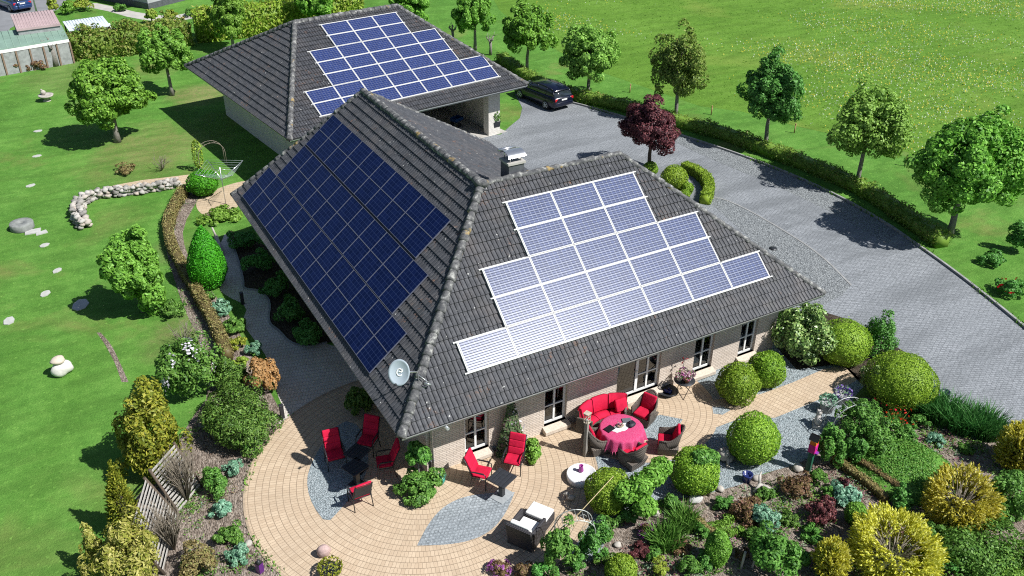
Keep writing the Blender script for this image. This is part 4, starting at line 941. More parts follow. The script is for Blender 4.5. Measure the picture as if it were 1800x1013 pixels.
# front wall
def wall_climber():
    e = empty('climber', (*G(903, 800), 0), 0, 'dark leaved climber trained up the front wall between two windows', 'climber')
    V = []; rg = np.random.default_rng(5); n = 4200; z = rg.uniform(0, 1, n)**1.25*1.95; w = .58*(1-z/2.4)*rg.uniform(.1, 1, n); a = rg.uniform(0, 2*pi, n)
    P = np.c_[w*np.cos(a), .18+.42*w*np.sin(a), z]; V = leaf_quads(P, np.c_[np.cos(a), np.sin(a)-.6, .5*np.ones(n)]+rg.normal(0, .4, (n, 3)), .055, .6, rg)
    link('foliage', quads_mesh('foliage', V), leafmat('climber_leaves', [(.03,.05,.025), (.05,.085,.035), (.08,.13,.05), (.09,.05,.06)]), e)
    MB().tube([(0, .15, 0), (.05, .2, .8), (-.03, .22, 1.7)], [.03, .025, .012], 6).build('stem', M_barkd, e)
    k = 60; link('blossoms', quads_mesh('blossoms', leaf_quads(P[:k]+np.array([.12, -.06, .05]), rg.normal(size=(k, 3)), .04, .8, rg)), L_white, e)
wall_climber()
shrub('green_bush', 'fresh green bush at the foot of the dark climber', 931, 790, 19, .7, L_young, .07, 1300, 18, 41)
shrub('green_bush', 'bright green leafy bush at the house corner by the downpipe', 735, 852, 37, .75, L_leafy, .075, 2600, 26, 42)
def standard(px, py, h, r, label, name='standard_bush', mat=None):
    x, y = G(px, py); e = empty(name, (x, y, 0), 0, label, 'shrub'); MB().tube([(0,0,0), (.02,0,h*.5), (0,0,h)], [.03,.025,.02], 7).build('trunk', M_bark, e)
    link('crown', crown('crown', (r, r, r*.85), h, 16, 1300, .075, int(px), .6, .45), mat or L_leafy, e)
standard(737, 858, 1.3, .36, 'small ball-headed tree rising from the bush at the house corner')
# right of the house
shrub('rhododendron', 'broad rhododendron with glossy leaves at the right end of the front wall', 1405, 590, 50, 1.9, L_rhodo, .085, 5200, 50, 51)
shrub('dark_shrub', 'small dark shrub under the right eave corner', 1378, 548, 14, 1.6, L_dark, .06, 1200, 16, 52)
shrub('feathery_shrub', 'feathery upright shrub behind the largest boxwood mound', 1549, 594, 27, 1.7, L_dark, .06, 2600, 30, 53)
shrub('leafy_shrub', 'speckled shrub growing into the front of the largest boxwood mound', 1540, 672, 27, 1.2, L_rhodo, .05, 2200, 24, 54)
for k, (px, py, r) in enumerate(((1622, 712, 24), (1655, 724, 28), (1692, 738, 30), (1732, 748, 28))):
    blades('iris_clump', ['iris clump nearest the largest boxwood mound along the driveway', 'second iris clump from the boxwood mound along the driveway', 'third iris clump from the boxwood mound along the driveway', 'iris clump at the far right end of the driveway border'][k], px, py, r, .75, L_iris, 900, k, group='strap-leaved plants along the driveway edge')
blades('red_tulips', 'red flowers behind the garden arch, upper patch', 1568, 716, 13, .55, L_leafy, 200, 11, 'flowers', flowers=L_redf)
blades('red_tulips', 'red flowers behind the garden arch, lower patch', 1574, 741, 12, .5, L_leafy, 160, 12, 'flowers', flowers=L_redf)
shrub('rose_bush', 'leafy green bush overgrowing the garden arch by the gravel', 1512, 742, 38, 1.4, L_leafy, .065, 2600, 30, 55)
shrub('rose_bush', 'leafy green bush right of the garden arch above the mound', 1545, 775, 38, 1.0, L_leafy, .06, 2600, 30, 56)
shrub('leafy_shrub', 'upright green shrub beside the colourful birdhouse', 1456, 786, 23, 1.5, L_leafy, .065, 2200, 24, 57, egg=.1)
shrub('leafy_shrub', 'green shrub between the birdhouse shrub and the edging hedges', 1500, 790, 20, 1.0, L_dark, .06, 1300, 18, 58)
def mound():
    x, y = G(1590, 826); r = SZ(1590, 826, 88); rg = np.random.default_rng(8); n = 12000; a = rg.uniform(0, 2*pi, n); q = np.sqrt(rg.uniform(0, 1, n)); P = np.c_[q*np.cos(a)*r, q*np.sin(a)*r*1.05, .34*(1-q**2.2)*(1+.2*np.sin(a*3)*q)+rg.uniform(0, .04, n)]
    V = leaf_quads(P, np.c_[P[:, :2]*.3, np.ones(n)]+rg.normal(0, .5, (n, 3)), .035, .6, rg); core = MB().blob((0,0,-.02), (r*.97, r, .33), 24, 8)
    tag(link('ground_cover_mound', quads_mesh('ground_cover_mound', V, core), leafmat('mound_leaves', [(.03,.09,.014), (.05,.135,.02), (.075,.18,.03), (.10,.17,.035)]), None, (x, y, 0)), 'smooth low green mound of ground cover in the right garden bed', 'plant')
mound()
spray('golden_conifer', 'golden yellow conifer with a bare dark centre beside the green mound', 1690, 878, 60, 1.6, L_gold, .12, 4600, 21, cone=.05, hollow=True)
spray('golden_conifer', 'golden conifer at the right edge of the photograph', 1795, 788, 38, 1.6, L_gold, .12, 3000, 22, cone=.1)
spray('golden_conifer', 'golden conifer with a hollow twiggy crown at the bottom of the garden', 1572, 965, 72, 1.6, L_gold, .12, 5200, 23, cone=.0, hollow=True)
spray('golden_conifer', 'small golden conifer beside the hollow one at the bottom', 1462, 985, 28, 1.2, L_gold, .11, 1700, 24, cone=.1)
shrub('green_shrub', 'mid green shrub at the right edge below the golden conifer', 1785, 868, 46, 1.3, L_leafy, .07, 3200, 36, 61)
shrub('sprawling_shrub', 'wide sprawling green shrub in the bottom right corner', 1725, 968, 80, .9, L_leafy, .06, 4800, 50, 62)
shrub('sprawling_shrub', 'yellow green sprawling shrub at the very bottom right corner', 1790, 1010, 60, .8, L_young, .06, 3000, 36, 63)
shrub('green_shrub', 'bushy light green shrub at the bottom of the middle bed', 1357, 978, 46, 1.2, L_leafy, .07, 3200, 36, 64)
shrub('green_shrub', 'dark shrub between the edging hedges and the golden conifer', 1590, 880, 24, .7, L_dark, .06, 1200, 18, 65)
shrub('perennial', 'blue green spiky perennial in the middle bed', 1346, 910, 28, .55, L_blue, .07, 1300, 20, 66, cat='plant')
shrub('perennial', 'brownish green shrublet left of the blue green perennial', 1308, 893, 28, .6, L_rust, .05, 1600, 22, 67, cat='plant')
shrub('perennial', 'red and green shrublet below the birdhouse', 1402, 858, 27, .6, L_rust, .05, 1700, 22, 68, cat='plant')
shrub('perennial', 'dark maroon shrub in the middle of the bed', 1446, 900, 26, .7, L_red, .05, 1700, 22, 69, cat='plant')
shrub('perennial', 'reddish tuft behind the hosta', 1478, 856, 15, .5, L_red, .045, 700, 12, 70, cat='plant')
shrub('hosta', 'blue grey hosta in the middle of the garden bed', 1489, 874, 27, .45, L_blue, .11, 600, 16, 71, cat='plant')
shrub('perennial', 'small green tuft left of the hosta', 1455, 868, 13, .35, L_leafy, .045, 600, 12, 72, cat='plant')
def bough(name, label, px, py, hts, rads, mat, seed, size=.07, n=900):
    """an espaliered shrub: a leaning stem with leaf heads along it"""
    x, y = G(px, py); e = empty(name, (x, y, 0), 0, label, 'shrub'); V = []; st = []
    rg = np.random.default_rng(seed)
    for k, ((dx, dy, z), r) in enumerate(zip(hts, rads)):
        q = rand_dirs(n, rg); P = q*(rg.uniform(.3, 1, n)**.4)[:, None]*np.array([r, r, r*.8])+np.array([dx, dy, z]); V.append(leaf_quads(P, q+rg.normal(0, .5, (n, 3))+np.array([0,0,.4]), size, .55, rg))
    link('foliage', quads_mesh('foliage', np.concatenate(V)), mat, e)
    m = MB(); m.tube([(0,0,0)]+list(hts), [.04]+[.025]*len(hts), 6); m.build('stem', M_barkd, e); return e
bough('trained_tree', 'light green trained tree stretching in front of the two boxwood balls', 1135, 915, [(-.55,.35,1.1), (-.1,.25,1.25), (.35,.3,1.35), (.75,.45,1.4), (-.2,-.15,.8)], [.38,.4,.38,.34,.36], L_young, 3, .06, 1000)
bough('trained_tree', 'leafy green branch hanging over the boxwood ball by the gravel', 1246, 872, [(-.1,.1,.5), (.0,.2,.9), (.1,.3,1.25), (-.2,.35,1.35)], [.32,.32,.3,.3], L_leafy, 4, .055, 1000)
shrub('leafy_shrub', 'upright leafy shrub covering the left foot of the arch by the lounge chair', 984, 970, 26, 1.6, L_leafy, .065, 2600, 26, 81, egg=.1)
shrub('leafy_shrub', 'darker shrub right of the arch by the lounge chair', 1045, 955, 26, 1.2, L_dark, .06, 1900, 22, 82)
shrub('leafy_shrub', 'low dark shrub under the trained tree', 1105, 905, 22, .7, L_dark, .05, 1300, 18, 83)
blades('day_lily', 'fountain of green strap leaves in the middle of the lower bed', 1170, 945, 26, .6, L_leafy, 420, 21)
blades('day_lily', 'green strap leaves beside the edging hedge', 1203, 915, 22, .55, L_leafy, 380, 22)
shrub('heather', 'purple flowering heather under the trained tree', 1138, 935, 18, .3, L_rust, .035, 800, 14, 84, cat='plant', flowers=L_purp, fn=160, fs=.03)
shrub('heather', 'purple heather beside the terrace at the bottom edge', 878, 1000, 22, .35, L_rust, .035, 900, 14, 85, cat='plant', flowers=L_purp, fn=260, fs=.03)
shrub('perennial', 'brown green tuft next to the purple heather', 920, 1004, 18, .4, L_rust, .045, 800, 14, 86, cat='plant')
shrub('perennial', 'reddish low plant right of the upright column shrub', 1303, 976, 14, .3, L_rust, .045, 500, 10, 87, cat='plant')
shrub('grassy_patch', 'bright green grassy patch in the lower bed near the column shrub', 1278, 925, 24, .25, L_young, .05, 1000, 18, 88, cat='plant')
shrub('perennial', 'dark green leafy clump right of the column shrub', 1240, 990, 18, .5, L_dark, .05, 800, 12, 89, cat='plant')
shrub('perennial', 'yellowish clump at the bottom edge of the bed', 1160, 1000, 18, .4, L_beech, .05, 800, 12, 90, cat='plant')
shrub('dark_shrub', 'dark bush at the right edge beyond the driveway kerb', 1792, 420, 20, 1.4, L_dark, .09, 1400, 20, 91)
shrub('rose_bed', 'low reddish green plants beyond the driveway at the right', 1775, 505, 26, .6, L_dark, .08, 1100, 18, 92, flowers=L_redf, fn=40, fs=.05)
shrub('rose_bed', 'low green plants at the kerb by the right edge', 1745, 455, 22, .5, L_dark, .08, 900, 16, 93)
# ground cover sprinkled through the beds
def cover(name, label, poly, n, size, mat, seed, k=7):
    rg = np.random.default_rng(seed); P = scatter(poly, n, rg); P = P[(np.sin(P[:, 0]*1.7+seed)+np.sin(P[:, 1]*2.1)+rg.normal(0, .5, len(P))) > .3]; n = len(P)
    C = np.repeat(np.c_[P, np.zeros(n)], k, 0)+np.c_[rg.normal(0, .09, (n*k, 2)), np.abs(rg.normal(.06, .05, n*k))]
    V = leaf_quads(C, rg.normal(0, .5, C.shape)+np.array([0, 0, 1.0]), size, .5, rg)
    tag(link(name, quads_mesh(name, V), mat), label, 'ground cover', kind='stuff')
bedR = GP("870,1005 930,985 1000,995 1080,920 1150,890 1300,862 1440,800 1475,760 1560,720 1650,715 1760,775 1880,900 1880,1060 880,1060")
cover('ground_cover', 'low green and rusty plants creeping over the bark of the right garden', bedR, 900, .035, leafmat('cover_leaves', [(.03,.08,.014), (.07,.15,.03), (.09,.06,.03), (.12,.2,.05), (.07,.14,.1)]), 4)
bedL = GP("335,700 480,735 440,790 415,860 425,930 470,1000 440,1040 330,1040 300,900 330,800")
cover('ground_cover', 'low green plants creeping over the bark left of the terrace', bedL, 260, .035, _mc['cover_leaves'], 5)
cover('ground_cover', 'weeds on the bark strip beside the brown hedge', GP("330,345 345,360 300,420 340,520 390,600 420,680 370,690 345,600 310,520 288,440 290,390"), 160, .03, _mc['cover_leaves'], 6)
cover('fallen_leaves', 'dry leaf litter scattered over the bark beds', bedR, 3200, .022, leafmat('litter', [(.12,.08,.05), (.25,.18,.12), (.38,.3,.22)]), 7, 2)
cover('fallen_leaves', 'dry leaf litter scattered over the left bark bed', bedL, 900, .022, _mc['litter'], 8, 2)

EXTRA = ((1010, 988, 18, .5, L_dark, 'dark leafy clump between the two shrubs of the lower arch'), (1066, 932, 18, .45, L_leafy, 'green clump right below the trained tree'), (1180, 884, 18, .45, L_leafy, 'green clump at the gravel rim between the boxwood balls'), (1128, 968, 16, .3, L_red, 'purple red clump in bark below the heather'), (1196, 962, 16, .3, L_rust, 'rusty clump right of the strap leaves'), (1236, 932, 14, .35, L_leafy, 'small green clump left of the column shrub'), (1272, 884, 16, .35, L_dark, 'dark green clump at the rim of the gravel below the big ball'), (1332, 945, 20, .4, L_leafy, 'green clump above the bushy light green shrub'), (1385, 912, 15, .3, L_yew, 'olive clump left of the maroon shrub'), (1425, 938, 18, .35, L_leafy, 'green clump below the maroon shrub'), (1408, 985, 20, .5, L_leafy, 'green clump left of the small golden conifer'), (1640, 940, 26, .6, L_leafy, 'green clump between the two hollow golden conifers'), (1660, 985, 34, .7, L_dark, 'dark green mass right of the lower golden conifer'), (1062, 985, 15, .35, L_yew, 'olive clump at the bottom edge left of the yellow green dome'), (955, 1004, 20, .5, L_dark, 'dark clump under the upright leafy shrub at the bottom edge'), (1614, 742, 16, .45, L_leafy, 'green clump behind the mound, left of the bark gap'), (1596, 766, 15, .4, L_leafy, 'small green clump at the rear edge of the mound'), (1645, 772, 13, .3, L_blue, 'lone pale tuft on the bark behind the mound'), (1700, 790, 13, .25, L_leafy, 'lone tuft on the bark below the iris row'), (1530, 930, 18, .3, L_leafy, 'green tuft below the small ball shrub'), (1215, 1000, 18, .45, L_leafy, 'leafy clump at the bottom edge left of the column shrub'), (1345, 868, 13, .3, L_leafy, 'green sprout next to the forked driftwood'), (1150, 975, 15, .3, L_leafy, 'green tuft below the strap leaves'), (1440, 840, 15, .3, L_leafy, 'green tuft between birdhouse and edging hedge'), (1745, 905, 30, .8, L_leafy, 'green shrub between the golden conifer and the corner sprawl'))
for k, (px, py, r, h, mt, lab) in enumerate(EXTRA): shrub('perennial', lab, px, py, r*1.15, h, mt, .055, 900, 15, 300+k, cat='plant')
for nm, mt, n, sd in (('green_groundcover', leafmat('low_green', [(.03,.08,.012), (.06,.14,.022), (.1,.2,.035)]), 1500, 41), ('grey_groundcover', leafmat('low_greyish', [(.06,.1,.06), (.12,.17,.1), (.2,.2,.14)]), 600, 42), ('rusty_groundcover', leafmat('low_rusty', [(.08,.045,.035), (.13,.07,.06), (.15,.06,.1)]), 700, 43)):
    cover(nm, 'patches of low %s plants filling the right garden bed' % nm.split('_')[0], bedR, n, .04, mt, sd, 12)
cover('green_groundcover', 'patches of low green plants filling the bed left of the terrace', bedL, 420, .04, _mc['low_green'], 44, 10)
# ================================================================== terrace furniture
M_red = plain('red_cushion', (.52,.012,.048), .8, var=.3, scale=2.6, spec=.15, bump=.8)
M_metal = plain('anthracite_metal', (.035,.037,.042), .4, .3, var=.1)
M_tabletop = plain('dark_table_top', (.03,.033,.04), .55, var=.2, scale=12, spec=.2)
def wicker_mat(name, c1, c2):
    t = NT(name); o = t.obj(); wv = t.n('TexWave', {'wave_type': 'BANDS', 'bands_direction': 'Z'}, Vector=o, Scale=16.0, Distortion=.6).outputs['Fac']
    w2 = t.n('TexWave', {'wave_type': 'BANDS', 'bands_direction': 'DIAGONAL'}, Vector=o, Scale=11.0, Distortion=.5).outputs['Fac']
    h = t.math('MULTIPLY', wv, w2); return t.pbr(t.mix(h, c1, c2), .6, 0, .4, t.bump(h, .8, .015))
M_wick = wicker_mat('grey_brown_wicker', (.06,.05,.042), (.26,.22,.185)); M_wickd = wicker_mat('dark_wicker', (.022,.021,.024), (.085,.08,.088))
M_whitec = plain('white_cushion', (.80,.79,.76), .85, var=.05, scale=6, bump=.2)
def cushion(mb, c, d, rx=0.0, rz=0.0, bev=.045): mb.cbox(c, d, rz=rz, rx=rx, bev=bev)
def heading(a, b): return atan2(b[1]-a[1], b[0]-a[0])-pi/2     # local +Y looks from a to b
def metal_chair(px, py, to, label, group):
    p = G(px, py); q = G(*to); e = empty('garden_chair', (*p, 0), heading(p, q), label, 'chair', group)
    f = MB(); r = .016
    for s in (-1, 1):
        x = .29*s
        f.tube([(x, .24, 0), (x, .24, .6), (x, .18, .64), (x, -.2, .66), (x, -.27, .62)], r, 8)
        f.tube([(x, -.30, 0), (x*.97, -.2, .44), (x*.95, -.3, .75), (x*.93, -.46, 1.1)], r, 8)
        f.tube([(x, -.22, .42), (x, .24, .42)], r*.9, 8)
        f.cbox((x, .0, .665), (.045, .36, .018))
    f.tube([(-.29, .24, .42), (.29, .24, .42)], r*.9, 8); f.tube([(-.27, -.46, 1.1), (.27, -.46, 1.1)], r, 8); f.tube([(-.29, -.22, .42), (.29, -.22, .42)], r*.9, 8)
    f.build('frame', M_metal, e)
    sl = MB(); v = [(-.27, -.21, .43), (.27, -.21, .43), (.25, -.47, 1.09), (-.25, -.47, 1.09)]
    sl.add(v+[(a, b+.012, c) for a, b, c in v], [(0, 1, 2, 3), (7, 6, 5, 4), (0, 4, 5, 1), (1, 5, 6, 2), (2, 6, 7, 3), (3, 7, 4, 0)]); sl.build('back_panel', M_tabletop, e)
    c = MB(); cushion(c, (0, .02, .47), (.52, .5, .085)); c.build('seat_cushion', M_red, e)
    b = MB(); an = radians(-22)
    for k in range(3):
        z = .16+k*.225; cushion(b, (0, -.17-sin(-an)*z, .46+cos(an)*z), (.51, .085, .235), rx=-an, bev=.04)
    b.build('back_cushion', M_red, e); return e
GA_ = 'red cushioned metal chairs on the terrace'
TC = (632, 838)
metal_chair(591, 818, (609, 868), 'red cushioned metal chair at the outer side of the shaded tables, farthest left', GA_)
metal_chair(648, 793, (618, 838), 'red cushioned metal chair in shade behind the two dark tables', GA_)
metal_chair(679, 831, (610, 842), 'red cushioned metal chair nearest the house wall by the shaded tables', GA_)
metal_chair(634, 885, (606, 838), 'red cushioned metal chair in the sun showing its dark back, at the shaded tables', GA_)
metal_chair(846, 850, (884, 858), 'red cushioned metal chair under the window, left of the black pedestal table', GA_)
metal_chair(903, 826, (887, 862), 'red cushioned metal chair in front of the climber, behind the black pedestal table', GA_)
def ped_table(px, py, rz, label, w=.62, slab=False, h=.72):
    e = empty('pedestal_table', (*G(px, py), 0), rz, label, 'table')
    t = MB()
    for k in range(5): t.cbox((0, -w/2+w/10+k*w/5, h), (w, w/5-.012, .03), bev=.006)
    t.cbox((0, 0, h-.025), (w-.04, w-.04, .02)); t.build('tabletop', M_tabletop, e)
    m = MB(); m.cbox((0, 0, h/2), (.15, .15, h-.05), bev=.01); m.cbox((0, 0, .02), (.42, .42, .035), bev=.008); m.build('pedestal', M_metal, e)
    if slab: MB().cbox((0, 0, .022), (.6, .5, .035), bev=.008).build('foot_plate', plain('grey_foot_plate', (.3,.32,.33), .6), e)
    return e
ped_table(631, 826, .55, 'dark square table in shade, the one closer to the house eave')
ped_table(628, 852, .35, 'dark square table in shade, the one closer to the sunlit chair')
ped_table(882, 872, .42, 'black pedestal table standing in sun between two red chairs', .66, True)

# dining group
TB = G(1093, 752, .75)
def wicker_chair(px, py, label, rz=None, s=1.0):
    p = G(px, py); e = empty('wicker_armchair', (*p, 0), heading(p, TB) if rz is None else rz, label, 'armchair', 'wicker armchairs round the dining table')
    m = MB(); N = 20; vs = []
    for side in (0, 1):
        for i in range(N+1):
            a = pi*(-.06)+pi*1.12*i/N; r = .36 if side == 0 else .31
            x, y = cos(a)*r*1.0, -sin(a)*r*1.0; back = max(0, sin(a)); z = .63+.40*back**1.6; lean = .13*back
            for (zz, k) in ((.30, 0), (z, 1)): vs.append((x*(1+.05*k), y-lean*k+(.2 if False else 0), zz))
    n = 2*(N+1); fs = []
    for i in range(N):
        o = 2*i; fs.append((o, o+1, o+3, o+2)); q = o+n; fs.append((q, q+2, q+3, q+1)); fs.append((o+1, q+1, q+3, o+3)); fs.append((o, o+2, q+2, q))
    fs.append((0, n, n+1, 1)); fs.append((n-2, n-1, 2*n-1, 2*n-2)); m.add(vs, fs, True)
    for s_ in (-1, 1): m.cbox((s_*.335, .12, .47), (.06, .34, .33), bev=.025)
    rim = [(cos(-.06*pi+1.12*pi*i/N)*.35, -sin(-.06*pi+1.12*pi*i/N)*.35-.13*max(0, sin(-.06*pi+1.12*pi*i/N)), .635+.40*max(0, sin(-.06*pi+1.12*pi*i/N))**1.6) for i in range(N+1)]
    m.tube([(.345, .28, .62)]+rim+[(-.345, .28, .62)], .034, 8); m.build('shell', M_wick, e)
    b = MB(); t_, u_ = .36, .27
    b.add([(-u_,-u_,0),(u_,-u_,0),(u_,u_,0),(-u_,u_,0),(-t_,-t_,.36),(t_,-t_,.36),(t_,t_*.85,.36),(-t_,t_*.85,.36)], [(0,3,2,1),(4,5,6,7),(0,1,5,4),(1,2,6,5),(2,3,7,6),(3,0,4,7)]); b.build('base', M_wick, e)
    c = MB(); cushion(c, (0, .03, .42), (.54, .54, .11)); c.build('seat_cushion', M_red, e)
    c = MB(); cushion(c, (0, -.26, .72), (.5, .1, .52), rx=radians(16), bev=.045); cushion(c, (0, -.245, .62), (.46, .08, .26), rx=radians(14)); c.build('back_cushion', M_red, e)
    return e
wicker_chair(1131, 742, 'wicker armchair with red cushions in front of the terrace door')
wicker_chair(1171, 792, 'wicker armchair on the driveway side of the dining table, showing its outer wicker')
wicker_chair(1110, 816, 'wicker armchair turned sideways on the garden side of the dining table', heading(G(1110, 816), G(1062, 780)))
wicker_chair(1052, 792, 'wicker armchair beside the lantern post at the dining table')
def sofa():
    e = empty('curved_sofa', (*TB, 0), 0, 'curved wicker sofa with red cushions along the front wall', 'sofa')
    a0, a1 = radians(48), radians(124); N = 18; R0, R1 = 1.02, 1.55
    m = MB(); vs = []; 
    for i in range(N+1):
        a = a0+(a1-a0)*i/N; c, s = cos(a), sin(a)
        for r, z in ((R0+.03, 0), (R0, .36), (R1-.1, .36), (R1-.06, .86), (R1+.04, .88), (R1-.03, 0)): vs.append((c*r, s*r, z))
    fs = []
    for i in range(N):
        for k in range(6): o = 6*i; fs.append((o+k, o+(k+1) % 6, o+6+(k+1) % 6, o+6+k))
    fs.append((0, 1, 2, 3, 4, 5)); fs.append(tuple(6*N+k for k in (5, 4, 3, 2, 1, 0))); m.add(vs, fs)
    for a in (a0, a1): m.cbox((cos(a)*1.28, sin(a)*1.28, .31), (.56, .08, .62), rz=a, bev=.03)
    m.build('frame', M_wick, e)
    for k in range(3):
        b0, b1 = a0+(a1-a0)*(k+.02)/3, a0+(a1-a0)*(k+.98)/3; mid = (b0+b1)/2
        for nm, ra, rb, z0, z1, ln in (('seat_cushion', R0+.0, R1-.14, .365, .47, 0), ('back_cushion', R1-.24, R1-.09, .48, 1.0, .09)):
            q = MB(); vs = []; M_ = 8
            for i in range(M_+1):
                a = b0+(b1-b0)*i/M_; ed = .03 if i in (0, M_) else 0
                for (r, z) in ((ra+.02, z0), (ra, z0+.04), (ra+.02+ln, z1-ed), ((ra+rb)/2+ln, z1+.015-ed), (rb+ln, z1-.02-ed), (rb, z0)): vs.append((cos(a)*r, sin(a)*r, z))
            fs = []
            for i in range(M_):
                for j in range(6): o = 6*i; fs.append((o+j, o+(j+1) % 6, o+6+(j+1) % 6, o+6+j))
            fs.append((0, 1, 2, 3, 4, 5)); fs.append(tuple(6*M_+j for j in (5, 4, 3, 2, 1, 0))); q.add(vs, fs, True); q.build(nm, M_red, e)
sofa()
def scatter_pillow():
    a = radians(56); o = MB().cbox((0, 0, .24), (.44, .13, .44), rx=radians(-24), bev=.055).build('throw_pillow', M_red, None, (TB[0]+cos(a)*1.25, TB[1]+sin(a)*1.25, .46), a-pi/2+.5); tag(o, 'loose red throw pillow leaning at the door end of the curved sofa', 'pillow')
scatter_pillow()
dt = empty('dining_table', (*TB, 0), 0, 'round dining table hidden under a pink red cloth', 'table')
MB().lathe([(.66, .70), (.66, .735)], 32).build('tabletop', M_wick, dt); MB().lathe([(.3, 0), (.3, .03), (.07, .06), (.07, .70)], 20).build('pedestal', M_metal, dt)
def cloth():
    t = NT('pink_cloth'); o = t.obj(); v = t.n('TexVoronoi', {'feature': 'F1'}, Vector=o, Scale=38.0).outputs['Distance']
    c = t.mix(t.ramp(v, [(.25, (0,0,0)), (.5, (.55,.55,.55))]), (.50,.02,.11), (.52,.12,.24)); mt = t.pbr(c, .8, 0, .2, t.bump(v, .4, .01))
    N = 96; vs = [(0, 0, .758)]; fs = []; prof = [(.35, .758, 0), (.66, .757, 0), (.70, .745, .004), (.725, .68, .018), (.745, .56, .034), (.765, .42, .05), (.77, .36, .055)]
    for (r, z, am) in prof:
        for k in range(N):
            a = 2*pi*k/N; f = am*(sin(a*17)+.5*sin(a*29+1)); vs.append(((r+f)*cos(a), (r+f)*sin(a), z+(.02*sin(a*5) if z < .4 else 0)))
    for k in range(N): fs.append((0, 1+k, 1+(k+1) % N))
    for i in range(len(prof)-1):
        for k in range(N): a, b = 1+i*N+k, 1+i*N+(k+1) % N; fs.append((a, a+N, b+N, b))
    e = empty('tablecloth', (*TB, 0), 0, 'pink red tablecloth with fringe hanging over the round dining table', 'tablecloth')
    MB().add(vs, fs, True).build('cloth', mt, e)
    fr = MB()
    for k in range(0, 60):
        a = 2*pi*k/60; r = .77+.055*(sin(a*17)+.5*sin(a*29+1)); fr.tube([(r*cos(a), r*sin(a), .37), (r*cos(a)*1.01, r*sin(a)*1.01, .24)], [.012, .006], 5)
    fr.build('fringe', plain('pink_fringe', (.55,.1,.22), .8), e)
cloth()
rn = MB(); vs = []; N = 28
for k in range(N): a = 2*pi*k/N; r = 1+.08*sin(a*7); vs.append((.36*r*cos(a), .17*r*sin(a), .763))
rn.add(vs+[(x, y, .768) for x, y, z in vs], [tuple(range(N, 2*N)), tuple(range(N-1, -1, -1))]+[(k, (k+1) % N, (k+1) % N+N, k+N) for k in range(N)])
tag(rn.build('table_runner', M_white, None, (TB[0], TB[1], 0), .1), 'white lacy runner across the pink table', 'runner')
bw = empty('centrepiece', (TB[0]-.02, TB[1]+.06, .768), 0, 'dish of green and white decoration in the middle of the pink table', 'centrepiece')
MB().lathe([(.03, 0), (.09, .01), (.12, .05), (.115, .055), (.05, .03), (0.001, .03)], 18).build('bowl', plain('glazed_bowl', (.4,.35,.25), .25), bw)
link('leaves', quads_mesh('leaves', leaf_quads(rng.normal(0, .055, (60, 3))+np.array([0, 0, .09]), rng.normal(size=(60, 3)), .03, .6, rng)), L_mix, bw)
bk = MB(); bk.cbox((0, 0, .015), (.32, .24, .03), bev=.006); bk.cbox((.0, -.02, .032), (.27, .13, .004)); tag(bk.build('black_folder', plain('black_plastic', (.012,.012,.016), .35), None, (TB[0]-.4, TB[1]+.12, .765), .25), 'flat black case lying at the left of the pink table', 'case')
bg = MB(); bg.blob((0, 0, .05), (.17, .13, .07), 14, 8, .12, 4, 0.0); bg.tube([(-.1, 0, .1), (-.05, .02, .17), (.05, .02, .17), (.1, 0, .1)], .01, 6); tag(bg.build('dark_bag', plain('dark_cloth', (.02,.018,.03), .6), None, (TB[0]+.33, TB[1]-.06, .765), .4), 'dark soft bag lying at the right of the pink table', 'bag')
b2_ = MB(); b2_.cbox((0, 0, .012), (.3, .22, .024), bev=.005); b2_.cbox((0, 0, .027), (.29, .2, .005)); tag(b2_.build('grey_book', plain('grey_cover', (.12,.13,.15), .5), None, (TB[0]+.33, TB[1]+.2, .765), -.35), 'grey book lying behind the dark bag on the pink table', 'book')
# lounge chair and footstool
LC, OT = G(925, 948), G(948, 917)
e = empty('lounge_armchair', (*LC, 0), heading(LC, OT), 'dark wicker lounge armchair with white cushions at the terrace edge', 'armchair')
m = MB(); m.cbox((0, 0, .16), (.8, .8, .28), bev=.02)
for s_ in (-1, 1): m.cbox((s_*.37, .03, .35), (.09, .76, .66), bev=.025)
m.cbox((0, -.4, .5), (.82, .1, .76), rx=radians(14), bev=.025); m.build('frame', M_wickd, e)
c = MB(); cushion(c, (0, .03, .38), (.62, .7, .15), bev=.05); c.build('seat_cushion', M_whitec, e)
c = MB(); cushion(c, (0, -.3, .68), (.62, .14, .52), rx=radians(16), bev=.05); c.build('back_cushion', M_whitec, e)
e = empty('footstool', (*OT, 0), heading(LC, OT), 'dark wicker footstool with white cushion before the lounge armchair', 'footstool')
MB().cbox((0, 0, .17), (.72, .56, .32), bev=.02).build('frame', M_wickd, e); c = MB(); cushion(c, (0, 0, .39), (.68, .52, .13), bev=.045); c.build('cushion', M_whitec, e)
# lantern post
PP = G(1028, 802); e = empty('lantern_post', (*PP, 0), .4, 'grey wooden post with a little lantern house on top beside the dining group', 'lantern post')
MB().cbox((0, 0, .68), (.11, .11, 1.36), bev=.012).build('post', plain('weathered_wood', (.24,.225,.2), .85, var=.3, scale=18, bump=.4), e)
m = MB(); m.cbox((0, 0, 1.38), (.17, .17, .03)); m.cbox((0, 0, 1.74), (.2, .2, .025))
for a in (-1, 1):
    for b in (-1, 1): m.cbox((a*.07, b*.07, 1.56), (.02, .02, .34))
for z in (1.5, 1.62): m.cbox((0, .07, z), (.12, .014, .014)); m.cbox((0, -.07, z), (.12, .014, .014))
ln = m.build('lantern', plain('pale_wood', (.42,.36,.29), .7), e); MB().lathe([(.035, 1.4), (.035, 1.5), (.005, 1.53)], 12).build('candle', M_white, ln)
